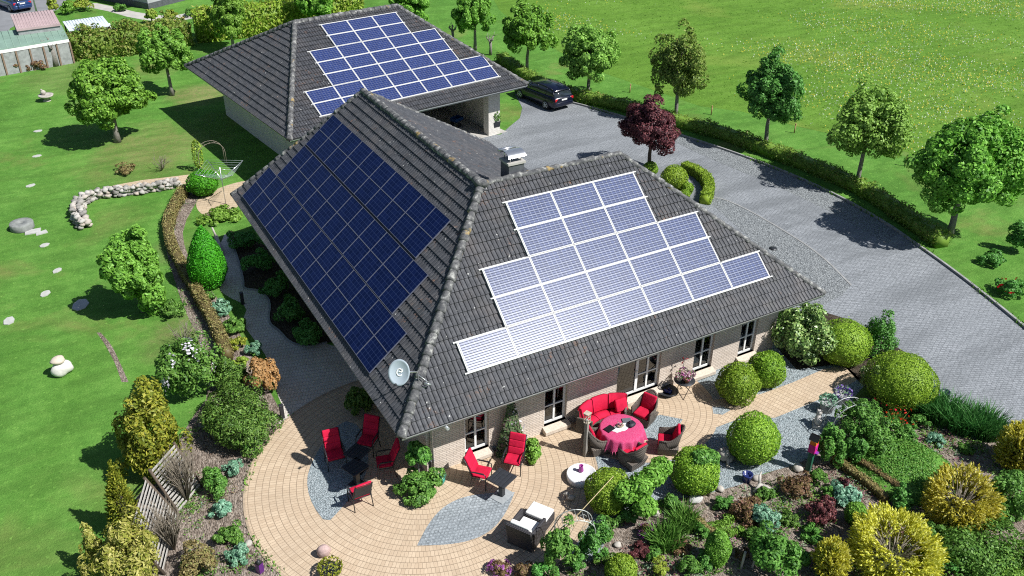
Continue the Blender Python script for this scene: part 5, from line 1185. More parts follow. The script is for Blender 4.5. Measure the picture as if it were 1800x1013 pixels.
# water stone disc and vase
BX = G(1022, 842); e = empty('stone_table', (*BX, 0), 0, 'round white stone disc table on blue gravel in front of the dining group', 'stone table')
MB().lathe([(.40, 0), (.46, .02), (.48, .2), (.46, .235), (.43, .245), (.425, .238), (.001, .236)], 32).build('disc', plain('white_stone', (.70,.71,.72), .6, var=.08, bump=.2), e)
o = MB().lathe([(.06, 0), (.085, .03), (.075, .12), (.06, .2), (.07, .24), (.05, .23), (.02, .1)], 18).build('purple_vase', plain('purple_glass', (.28,.03,.22), .2), None, (BX[0]+.02, BX[1]+.08, .237)); tag(o, 'purple vase standing on the white stone disc', 'vase')
# flower stand and fire bowl
FS = G(1200, 694); e = empty('flower_stand', (*FS, 0), .3, 'folding metal stand with potted flowers by the terrace door', 'flower stand')
m = MB()
for s_ in (-1, 1): m.tube([(-.28, s_*.2, 0), (.25, s_*.2, .62)], .013, 6); m.tube([(.28, s_*.2, 0), (-.25, s_*.2, .62)], .013, 6)
m.tube([(-.28, -.2, 0), (-.28, .2, 0)], .012, 6); m.tube([(.28, -.2, 0), (.28, .2, 0)], .012, 6); m.lathe([(.36, .62), (.37, .635), (.36, .65)], 24); m.build('frame', M_metal, e)
rgp = random.Random(3); PL_ = plain('terracotta', (.33,.13,.07), .8); PLw = plain('pale_pot', (.6,.58,.55), .6)
for k, (dx, dy) in enumerate(((-.2, .05), (.05, .17), (.2, -.08), (-.04, -.16))):
    pe = empty('flower_pot', (FS[0]+dx, FS[1]+dy, .65), k, ['pot of mixed flowers at the left on the metal stand', 'pot of mixed flowers at the back of the metal stand', 'pot of mixed flowers at the right on the metal stand', 'pot of mixed flowers at the front of the metal stand'][k], 'flower pot', 'pots on the metal flower stand')
    MB().lathe([(.07, 0), (.095, .14), (.1, .15), (.085, .15), (.08, .12), (.001, .12)], 16).build('pot', PL_ if k % 2 else PLw, pe)
    q = rand_dirs(170, rng)*np.array([.15, .15, .13])+np.array([0, 0, .24]); link('flowers', quads_mesh('flowers', leaf_quads(q, rng.normal(size=q.shape), .032, .7, rng)), L_mix, pe)
rv = empty('windmill_ornament', (FS[0]+.12, FS[1]+.27, 0), 0, 'dark red leaf ornament on a rod above the flower stand', 'ornament')
MB().tube([(0, 0, 0), (0, 0, 1.3)], .01, 6).build('rod', M_metal, rv); m = MB()
for k in range(3): a = k*2.1; m.add([(0, 0, 1.28), (.13*cos(a+.3), .02, 1.28+.13*sin(a+.3)), (.2*cos(a), -.01, 1.28+.2*sin(a)), (.13*cos(a-.3), .02, 1.28+.13*sin(a-.3))], [(0, 1, 2, 3), (3, 2, 1, 0)])
m.build('leaf_blades', plain('dark_red_metal', (.16,.012,.015), .5), rv)
e = empty('fire_bowl', (*G(1172, 692), 0), 0, 'low black fire bowl with dark blue glass in it beside the terrace door', 'fire bowl')
MB().lathe([(.2, 0), (.2, .04), (.36, .14), (.38, .16), (.34, .15), (.1, .07), (.001, .07)], 28).build('bowl', M_metal, e); m = MB()
for k in range(9): a = k*2.4; m.blob((.13*cos(a)*(k % 3)/2, .13*sin(a)*(k % 3)/2, .13), (.06, .06, .05), 8, 6)
m.build('glass_lumps', plain('blue_glass', (.02,.03,.16), .15), e)
# pot at the house corner
e = empty('teal_pot', (*G(773, 850), 0), 0, 'teal glazed pot with small plant at the house corner', 'flower pot')
MB().lathe([(.12, 0), (.17, .12), (.18, .26), (.16, .27), (.14, .2), (.001, .2)], 20).build('pot', plain('teal_glaze', (.03,.24,.2), .25), e)
q = rand_dirs(260, rng)*np.array([.2, .2, .16])+np.array([0, 0, .36]); link('plant', quads_mesh('plant', leaf_quads(q, rng.normal(size=q.shape), .03, .6, rng)), L_mix if False else L_blue, e)
# satellite dish
DC = Vector((.42, .86, 4.5)); dn = Vector((-.46, -.55, .42)).normalized()
e = empty('satellite_dish', (1.0, 1.0, 3.72), 0, 'pale grey satellite dish with a white swirl emblem on the roof hip', 'satellite dish')
dm = MB(); vs = []; fs = []; NR, NA = 6, 32; x = dn.cross(Vector((0,0,1))).normalized()*-1; yv = dn.cross(x)*-1
if yv.z < 0: yv = -yv
def dp_(r, a, off=0.0): return DC-Vector((1.0,1.0,3.72))+x*(.31*r*cos(a))+yv*(.375*r*sin(a))+dn*(.075*r*r+off)
for side in (0, 1):
    for i in range(NR+1):
        for k in range(NA): vs.append(dp_(i/NR, 2*pi*k/NA, .012*(1-side)))
for side in (0, 1):
    for i in range(NR):
        for k in range(NA):
            o = side*(NR+1)*NA; a, b = o+i*NA+k, o+i*NA+(k+1) % NA; fs.append((a, a+NA, b+NA, b) if side == 0 else (a, b, b+NA, a+NA))
for k in range(NA): a, b = NR*NA+k, NR*NA+(k+1) % NA; fs.append((a, a+(NR+1)*NA, b+(NR+1)*NA, b))
dish = dm.add(vs, fs, True).build('reflector', plain('dish_grey', (.36,.42,.47), .45, var=.04), e)
em = MB(); em.tube([dp_(.26, radians(t), .02) for t in range(25, 335, 15)], .016, 6); em.tube([dp_(.05, pi, .02), dp_(.3, radians(20), .02), dp_(.34, radians(60), .02)], .014, 6); em.tube([dp_(.1, radians(200), .02), dp_(.06, radians(80), .02), dp_(.2, radians(10), .02)], .018, 6)
em.build('emblem', M_white, dish)
m = MB(); O_ = Vector((1.0, 1.0, 3.72)); m.tube([(0.02, -.06, .0), (0, 0, .5), tuple(DC-O_-dn*.05)], .022, 8); m.cbox((.05, 0, .0), (.34, .3, .05)); m.tube([(.3, -.25, .12), (0, 0, .42)], .015, 6); m.tube([(.28, -.3, .14), (.12, -.2, .2)], .03, 8); m.build('mast', M_steel, e)
m = MB(); tip = DC-O_+dn*.42-yv*.32; m.tube([tuple(dp_(1, -pi/2)), tuple(tip)], .014, 6); m.tube([tuple(tip-dn*.02), tuple(tip+Vector((0,0,.01))-dn*.14)], .035, 8); m.build('feed_arm', M_metal, e)

# ================================================================== garden ornaments
M_stone = plain('field_stone', (.40,.37,.33), .85, var=.3, scale=5, bump=.5); M_pale = plain('pale_slab', (.42,.42,.40), .85, var=.15, scale=4, bump=.3)
for k, (px, py, lab) in enumerate(((67, 231, 'stepping stone near the bird bath, first of the lawn line'), (65, 275, 'stepping stone, second below the bird bath'), (54, 327, 'stepping stone between the bird bath line and the millstone'), (78, 432, 'stepping stone just below the millstone'), (101, 476, 'stepping stone in the middle of the lawn line'), (80, 517, 'round stepping stone left of the largest slab'), (141, 537, 'largest stepping slab in the shade edge of the young tree'), (16, 565, 'stepping slab at the left edge of the lawn'))):
    rg = random.Random(k); big = 1.6 if k in (6,) else 1.15 if k == 7 else .85; m = MB(); n = 12 if k == 5 else 7
    m.prism([(big*.29*cos(2*pi*i/n+.5)*rg.uniform(.85, 1.1), big*.2*sin(2*pi*i/n+.5)*rg.uniform(.85, 1.1)) for i in range(n)], -.02, .035)
    tag(m.build('stepping_stone', M_pale, None, G(px, py), .2*k), lab, 'stepping stone', 'stepping stones across the lawn')
ml = MB(); ml.lathe([(.5, 0), (.52, .03), (.52, .3), (.49, .33), (.12, .33), (.1, .28), (.001, .28)], 28); tag(ml.build('millstone', plain('millstone_grey', (.22,.23,.22), .85, var=.3, scale=6, bump=.5), None, G(40, 402)), 'round grey millstone lying on the lawn', 'millstone')
m = MB(); m.prism([(-.35, -.2), (.3, -.25), (.36, .2), (-.3, .22)], -.01, .05); m.prism([(.1, -.5), (.6, -.42), (.55, -.1), (.12, -.26)], -.01, .045); tag(m.build('stone_slab', M_pale, None, G(58, 408)), 'pair of flat slabs beside the millstone', 'slab')
e = empty('stone_stack', (*G(112, 658), 0), .3, 'white boulder with a smaller flat stone on top on the lawn', 'stone stack')
MB().blob((0, 0, .26), (.38, .27, .3), 16, 10, .1, 5, 0.0).build('boulder', plain('white_boulder', (.62,.60,.56), .8, var=.12, bump=.4), e); MB().blob((-.06, .02, .62), (.26, .22, .14), 14, 8, .1, 6).build('top_stone', plain('sandy_stone', (.52,.45,.37), .8, var=.15, bump=.4), e)
e = empty('bird_bath', (*G(83, 178), 0), 0, 'stone bird bath with a small bird figure on the back lawn', 'bird bath')
MB().lathe([(.22, 0), (.24, .04), (.13, .1), (.16, .2), (.42, .32), (.46, .42), (.38, .4), (.001, .36)], 20).build('bowl', M_stone, e); MB().blob((-.1, .1, .55), (.16, .12, .16), 10, 7, .1, 2).blob((-.17, .1, .72), (.07, .07, .07), 8, 6).build('figure', M_stone, e)
# dry stone wall
wp = np.array(smooth_open(GP("152,402 142,392 137,378 142,363 160,352 195,346 245,342 290,335 312,330"), 2)); seg = np.linalg.norm(np.diff(wp, axis=0), axis=1); cum = np.r_[0, np.cumsum(seg)]; rg = random.Random(9); m = MB()
s = 0.0
while s < cum[-1]:
    i = min(len(seg)-1, int(np.searchsorted(cum, s))-1 if s > 0 else 0); p = wp[i]+(wp[i+1]-wp[i])*((s-cum[i])/seg[i])
    for lv in range(3):
        for off in (-.2, .2):
            r = rg.uniform(.10, .175); m.blob((p[0]+off*(1-.15*lv)+rg.uniform(-.08, .08), p[1]+rg.uniform(-.1, .1), .1+lv*.17+rg.uniform(-.03, .04)), (r, r*rg.uniform(.75, 1.1), r*rg.uniform(.6, .85)), 8, 6, .16, rg.randrange(999))
    s += .2
def stone_mat():
    t = NT('wall_boulders'); r = t.n('NewGeometry').outputs['Random Per Island']; c = t.ramp(r, [(0, (.2,.19,.18)), (.35, (.38,.36,.33)), (.7, (.52,.50,.47)), (1, (.46,.38,.32))])
    return t.pbr(t.mix(t.math('MULTIPLY', t.noise(t.obj(), 9, 4), .5), c, (.2,.19,.17)), .85, 0, .2, t.bump(t.noise(t.obj(), 14, 4), .5, .03))
M_bould = stone_mat(); tag(m.build('dry_stone_wall', M_bould), 'low curved wall of stacked grey field stones on the lawn', 'stone wall')
m = MB(); a, b = G(380, 418), G(392, 450); m.tube([(0, 0, .06), (b[0]-a[0], b[1]-a[1], .1)], [.1, .08], 8); m.tube([(.0, 0, .06), (-.08, .1, .5)], [.06, .04], 6); tag(m.build('driftwood', plain('bleached_wood', (.42,.39,.35), .85, var=.25, bump=.4), None, (*a, 0)), 'bleached piece of driftwood beside the egg-shaped evergreen', 'driftwood')
for (px, py, lab) in ((497, 735, 'dark bollard light at the terrace edge beside the yew'), (427, 535, 'dark bollard light at the bend of the side path'), (347, 345, 'dark bollard light near the clothes dryer')):
    e = empty('bollard_light', (*G(px, py), 0), 0, lab, 'bollard light', 'bollard lights'); MB().cbox((0, 0, .26), (.13, .13, .5), bev=.012).build('post', M_metal, e); MB().cbox((0, 0, .535), (.15, .15, .04), bev=.01).build('cap', M_metal, e)
e = empty('stone_ball', (*G(570, 977), 0), 0, 'pinkish round stone at the terrace edge', 'stone'); e2 = e
MB().blob((0, 0, .19), (.2, .16, .21), 14, 10, .06, 3).build('stone', plain('pink_granite', (.42,.30,.28), .8, var=.3, scale=16, bump=.4), e)
e = empty('planter', (*G(582, 1010), 0), 0, 'dark pot of sprouting greenery at the bottom of the terrace', 'planter'); MB().lathe([(.2, 0), (.27, .2), (.28, .22), (.24, .2), (.001, .17)], 18).build('pot', M_metal, e)
q = rand_dirs(380, rng)*np.array([.33, .33, .2])+np.array([0, 0, .3]); link('plant', quads_mesh('plant', leaf_quads(q, rng.normal(size=q.shape), .05, .4, rng)), L_thuja, e)
e = empty('purple_lantern', (*G(458, 1006), 0), .5, 'purple glass lantern at the bottom left edge of the terrace', 'lantern'); MB().cbox((0, 0, .2), (.16, .16, .36), bev=.01).build('body', plain('violet_glass', (.1,.02,.16), .2), e); MB().lathe([(.13, .38), (.02, .48)], 4, rz=.78).build('roof', M_metal, e)
e = empty('duck_figure', (*G(1003, 880), 0), 1.0, 'small dark bird figure on the gravel next to the stone disc', 'figure'); MB().blob((0, 0, .12), (.09, .15, .1), 10, 7).blob((0, .12, .26), (.06, .07, .07), 9, 6).tube([(0, .1, .15), (0, .12, .25)], .04, 7).tube([(0, .17, .26), (0, .24, .25)], [.025, .01], 6).build('body', M_stone, e)
e = empty('frog_statue', (*G(1272, 808), 0), 2.2, 'grey stone frog sitting on the gravel between boxwood balls', 'statue')
m = MB(); m.blob((0, 0, .22), (.2, .24, .2), 14, 9, .05, 1); m.blob((0, .2, .42), (.16, .15, .11), 12, 8); 
for s_ in (-1, 1): m.blob((s_*.09, .2, .53), (.06, .06, .06), 8, 6); m.blob((s_*.2, -.02, .12), (.1, .2, .12), 10, 7); m.tube([(s_*.13, .14, .28), (s_*.19, .24, .03)], [.05, .04], 7); m.blob((s_*.2, .28, .03), (.07, .09, .03), 8, 5)
m.build('body', M_stone, e)
# birdhouse
e = empty('birdhouse', (*G(1420, 828), 0), .35, 'tall colourful birdhouse in pink, orange and yellow on a green post', 'birdhouse')
MB().cbox((0, 0, .4), (.15, .15, .8), bev=.01).build('post', plain('green_paint', (.015,.10,.06), .5), e)
pk = plain('magenta_paint', (.60,.015,.22), .45); m = MB(); m.cbox((0, 0, .95), (.22, .22, .3), bev=.008); bd = m.build('lower_box', pk, e)
MB().cbox((0, 0, 1.17), (.2, .2, .14), bev=.006).build('middle_box', plain('orange_paint', (.75,.16,.02), .45), e)
m = MB(); m.add([(-.1, -.1, 1.24), (.1, -.1, 1.24), (.1, .1, 1.24), (-.1, .1, 1.24), (0, -.1, 1.42), (0, .1, 1.42)], [(0, 3, 2, 1), (0, 1, 4), (2, 3, 5), (1, 2, 5, 4), (3, 0, 4, 5)]); m.build('gable', plain('yellow_paint', (.75,.42,.02), .45), e)
m = MB(); 
for s_ in (-1, 1): m.cbox((s_*.075, 0, 1.365), (.2, .3, .02), ry=s_*radians(60))
m.build('roof', plain('black_paint', (.015,.015,.018), .5), e); MB().cbox((0, -.14, .82), (.14, .1, .02)).tube([(0, -.105, .98), (0, -.118, .98)], .035, 12).build('perch', plain('violet_paint', (.2,.03,.3), .5), e)
# garden arches of bent metal
M_arch = plain('galvanised_arch', (.5,.52,.5), .45, .5)
def arch(pa, pb, apex_y, label, depth=.42, name='garden_arch', scroll=True, mat=None):
    a, b = Vector((*G(*pa), 0)), Vector((*G(*pb), 0)); L = (b-a).length; c = (a+b)/2; rz = atan2(b.y-a.y, b.x-a.x)
    h = HT((pa[0]+pb[0])/2, (pa[1]+pb[1])/2, apex_y); e = empty(name, tuple(c), rz, label, 'garden arch'); m = MB(); r = L/2
    def hoop(k): 
        return [(-r, k, 0), (-r, k, h-r*.9)]+[(-r*cos(pi*i/16), k, h-r*.9+r*.9*sin(pi*i/16)) for i in range(1, 16)]+[(r, k, h-r*.9), (r, k, 0)]
    for k in (-depth/2, depth/2): m.tube(hoop(k), .014, 6)
    H0 = hoop(0)
    for p in H0[1:-1:2]: m.tube([(p[0], -depth/2, p[2]), (p[0], depth/2, p[2])], .008, 5)
    m.build('hoops', mat or M_arch, e)
    if scroll:
        q = MB()
        for s_ in (-1, 1):
            for k in (-depth/2, depth/2): q.tube([(s_*r*.45+.13*cos(t)*(1-t/9), k, h-r*.62+.13*sin(t)*(1-t/9)) for t in [i*.45 for i in range(18)]], .007, 5)
        q.build('scrolls', mat or M_arch, e)
    return e
arch((975, 985), (1040, 978), 906, 'curved metal garden arch at the terrace edge by the lounge armchair')
arch((1452, 765), (1516, 750), 706, 'curved metal garden arch over the green bushes near the path')
arch((352, 302), (398, 292), 250, 'slender arch with sparse climbing stems behind the clothes dryer', .35, mat=M_twig, scroll=False)
q = rand_dirs(500, rng)*np.array([.25, .2, .8])+np.array([-.65, 0, .95]); 
ac = link('climbing_plant', quads_mesh('climbing_plant', leaf_quads(q, rng.normal(size=q.shape), .06, .5, rng)), L_beech, None, (*G(374, 297), 0)); tag(ac, 'pale green climber on the slender arch behind the clothes dryer', 'climber')
bc = MB(); a, b = G(992, 962), G(1072, 905); bc.tube([(a[0], a[1], .75), (b[0]+.05, b[1]+.05, 1.45)], [.016, .012], 6); bc.tube([(a[0], a[1], 0), (a[0], a[1], .78)], .014, 6); tag(bc.build('bamboo_cane', plain('bamboo', (.45,.36,.2), .6)), 'long thin bamboo cane leaning towards the boxwood ball', 'cane')
# tubs and pots
def tub(px, py, r, h, label, mat, fl, name='planter', fr=1.15, n=260):
    e = empty(name, (*G(px, py), 0), 0, label, 'planter'); MB().lathe([(r*.8, 0), (r, h*.9), (r*1.04, h), (r*.92, h), (r*.9, h*.85), (.001, h*.85)], 20).build('pot', mat, e)
    q = rand_dirs(n, rng)*np.array([r*fr, r*fr, r*.8])+np.array([0, 0, h+r*.35]); link('plant', quads_mesh('plant', leaf_quads(q, rng.normal(size=q.shape)+np.array([0, 0, .5]), .045, .6, rng)), fl, e); return e
PG = plain('grey_tub', (.30,.30,.30), .75, bump=.3)
tub(1452, 722, .26, .36, 'grey round tub with pale plants beside the garden path', PG, L_blue)
tub(1478, 707, .26, .34, 'round tub of violet flowers beside the garden arch', PG, leafmat('violet_flowers', [(.1,.05,.3), (.3,.18,.5), (.04,.12,.03), (.55,.5,.6)]))
for (px, py, lab) in ((1640, 698, 'dark tall pot at the driveway edge, left of a pair'), (1658, 703, 'dark tall pot at the driveway edge, right of a pair')):
    tag(MB().lathe([(.11, 0), (.15, .02), (.17, .36), (.15, .38), (.13, .3), (.001, .3)], 18).build('empty_pot', plain('dark_blue_glaze', (.02,.03,.06), .3), None, G(px, py)), lab, 'pot')
e = empty('garden_statue', (*G(1436, 748), 0), .8, 'pale stone statue of a sitting animal near the path', 'statue'); m = MB(); m.cbox((0, 0, .06), (.42, .3, .12), bev=.015); m.blob((-.06, 0, .27), (.17, .13, .19), 12, 8, .04, 2); m.blob((.06, 0, .5), (.1, .09, .11), 10, 7); m.tube([(.05, 0, .28), (.06, 0, .45)], .09, 8); m.tube([(.14, 0, .49), (.2, 0, .47)], [.05, .035], 7)
for s_ in (-1, 1): m.tube([(.08, s_*.07, .32), (.13, s_*.07, .12)], .035, 7); m.tube([(.04, s_*.06, .57), (.03, s_*.08, .66)], [.03, .01], 6)
m.build('body', plain('pale_statue', (.52,.49,.46), .8, bump=.3), e)
tag(MB().blob((0, 0, .2), (.2, .2, .2), 18, 12).lathe([(.05, .38), (.06, .41), (.03, .42)], 12).build('terracotta_ball', plain('terracotta_dark', (.30,.13,.075), .75, bump=.3), None, G(1206, 866)), 'round terracotta ball under the trained tree', 'ornament')
tag(MB().blob((0, 0, .1), (.26, .16, .13), 12, 8, .12, 9, 0.0).build('white_stone', M_pale, None, G(1222, 882)), 'white stone lying right of the terracotta ball', 'stone')
tag(MB().lathe([(.12, 0), (.16, .25), (.17, .3), (.14, .3), (.12, .2), (.001, .2)], 16).build('blue_pot', plain('cobalt_glaze', (.02,.03,.13), .25), None, G(1312, 846)), 'dark blue pot at the rim of the gravel', 'pot')
m = MB(); m.tube([(-.3, 0, .05), (-.05, .05, .22), (.25, -.02, .05)], [.05, .06, .04], 7); m.tube([(-.05, .05, .2), (.05, .2, .4), (.2, .3, .42)], [.05, .04, .02], 6); m.tube([(0, .05, .2), (.2, -.15, .1), (.42, -.2, .03)], [.045, .035, .02], 6); tag(m.build('driftwood', plain('bleached_wood', (.42,.39,.35), .85), None, G(1338, 862)), 'pale forked driftwood in the garden bed', 'driftwood')
for k, (px, py, lab) in enumerate(((1302, 1000, 'pale wooden stake leaning at the bottom of the bed, left one'), (1322, 998, 'pale wooden stake leaning at the bottom of the bed, right one'))):
    m = MB(); m.tube([(0, 0, 0), (.12+.05*k, .05, .55)], .035, 7); tag(m.build('wooden_stake', plain('bleached_wood', (.42,.39,.35), .85), None, G(px, py)), lab, 'stake')
for k, (px, py, lab) in enumerate(((1107, 163, 'thin stake in the mown strip, first from the garage end'), (1250, 202, 'thin stake in the mown strip behind the purple tree'), (1396, 234, 'thin stake in the mown strip behind the deep green tree'), (1590, 292, 'thin stake in the mown strip between the two biggest trees'))):
    m = MB(); m.tube([(0, 0, 0), (.02, 0, .55)], .035, 6); m.tube([(.0, 0, .5), (.02, 0, .58)], .045, 6); tag(m.build('marker_stake', plain('stake_wood', (.38,.22,.12), .85), None, G(px, py)), lab, 'stake', 'stakes in the mown strip')
rg = random.Random(17)
for k, (px, py, r, lab) in enumerate(((424, 965, .14, 'pale stone beside the terrace kerb at the lower left'), (437, 958, .11, 'smaller pale stone beside the terrace kerb'), (1150, 905, .14, 'grey stone at the gravel edge under the trained tree'), (1330, 843, .12, 'grey stone on the gravel rim near the blue pot'), (1402, 826, .16, 'dark stone beside the birdhouse'), (1265, 862, .12, 'stone at the gravel rim behind the leafy branch'), (1085, 960, .1, 'small stone near the lower arch'))):
    tag(MB().blob((0, 0, r*.5), (r*1.2, r, r*.75), 10, 7, .14, k).build('garden_stone', M_stone, None, G(px, py), k), lab, 'stone')
# slatted trellis with a bare climber
fe = empty('lattice_fence', (*G(320, 905), 0), 0, 'weathered slatted fence overgrown by bare vines in the lower left bed', 'fence'); f0 = fe.location
M_slat = plain('grey_slats', (.42,.40,.37), .85, var=.3, scale=12, bump=.3)
for (pa, pb) in (((356, 856), (316, 905)), ((314, 908), (290, 1010))):
    a, b = Vector((*G(*pa), 0)), Vector((*G(*pb), 0)); d = (b-a); L = d.length; u = d/L; nn = Vector((-u.y, u.x, 0)); nn = nn if nn.x > 0 else -nn; lean = -nn*.42
    m = MB()
    for k in range(13):
        z = .12+k*.115; c = a-f0+d*.5+lean*z
        m.cbox((c.x, c.y, z), (L, .022, .075), rz=atan2(u.y, u.x), rx=0)
    m.build('slat_panel', M_slat, fe)
    for q in (0, 1): p0 = a-f0+d*q; m = MB(); m.tube([tuple(p0), tuple(p0+lean*1.6+Vector((0, 0, 1.6)))], .045, 6); m.build('post', M_barkd, fe)
bare('bare_climber', 'tangle of bare vine stems over the leaning trellis', 322, 850, 36, 1.9, 5, plain('vine_stems', (.20,.17,.13), .9), 60, 'climber', .014)
bare('bare_climber', 'tangle of bare stems below the trellis at the bottom left', 300, 940, 36, 1.5, 6, plain('vine_stems', (.20,.17,.13), .9), 60, 'climber', .014)
# rotary clothes dryer
DP = G(397, 359); e = empty('clothes_dryer', (*DP, 0), .25, 'rotary clothes dryer with open arms on the sandy circle', 'clothes dryer'); m = MB(); m.tube([(0, 0, 0), (0, 0, 1.95)], .024, 8); m.build('pole', M_steel, e)
arms = MB(); ends = []
for k in range(4):
    a = k*pi/2; en = Vector((1.25*cos(a), 1.25*sin(a), 1.95)); ends.append(en); arms.tube([(0, 0, 1.3), tuple(en)], .016, 6); arms.tube([(0, 0, 1.85), tuple(Vector((0, 0, 1.3)).lerp(en, .5))], .01, 5)
arms.build('arms', M_steel, e); ls = MB()
for f in (.4, .52, .64, .76, .88, 1.0):
    for k in range(4): ls.tube([tuple(Vector((0, 0, 1.3)).lerp(ends[k], f)), tuple(Vector((0, 0, 1.3)).lerp(ends[(k+1) % 4], f))], .005, 4)
ls.build('lines', plain('line_cord', (.35,.42,.42), .6), e)
# planter at the garage pier, blue trolley in the carport
e = empty('tall_planter', (*G(870, 234), 0), GA, 'tall dark planter with a leafy plant at the garage pier', 'planter'); MB().add([(-.17,-.17,0),(.17,-.17,0),(.17,.17,0),(-.17,.17,0),(-.24,-.24,.75),(.24,-.24,.75),(.24,.24,.75),(-.24,.24,.75)], [(0,3,2,1),(4,5,6,7),(0,1,5,4),(1,2,6,5),(2,3,7,6),(3,0,4,7)]).build('pot', M_metal, e)
q = rand_dirs(320, rng)*np.array([.3, .3, .4])+np.array([0, 0, 1.05]); link('plant', quads_mesh('plant', leaf_quads(q, rng.normal(size=q.shape), .07, .5, rng)), L_leafy, e)
e = empty('handcart', (*G(803, 222), 0), .4, 'small blue handcart standing in the carport', 'handcart'); m = MB(); m.cbox((0, 0, .5), (.9, .6, .04)); 
for s_ in (-1, 1): m.cbox((0, s_*.29, .62), (.9, .03, .24)); m.cbox((s_*.44, 0, .62), (.03, .55, .24))
m.build('tray', plain('blue_paint', (.01,.05,.16), .4), e); e.scale = (.75, .75, .75); m = MB()
for s_ in (-1, 1): m.lathe([(.02, -.04), (.2, -.04), (.2, .04), (.02, .04)], 16); m.v[-len(m.v)//1:] = m.v
m = MB()
for s_ in (-1, 1): m.tube([(-.1, s_*.34, .2), (-.1, s_*.4, .2)], .2, 16)
m.build('wheels', M_metal, e); MB().tube([(.45, .2, .55), (.9, .2, .85)], .015, 6).tube([(.45, -.2, .55), (.9, -.2, .85)], .015, 6).tube([(.9, -.2, .85), (.9, .2, .85)], .015, 6).build('handle', M_steel, e)
tag(MB().lathe([(.03, 0), (.17, .03), (.17, .05), (.03, .06)], 16).build('manhole', M_metal, None, G(1359, 438)), 'small round drain cover in the pale gravel by the driveway', 'drain cover')

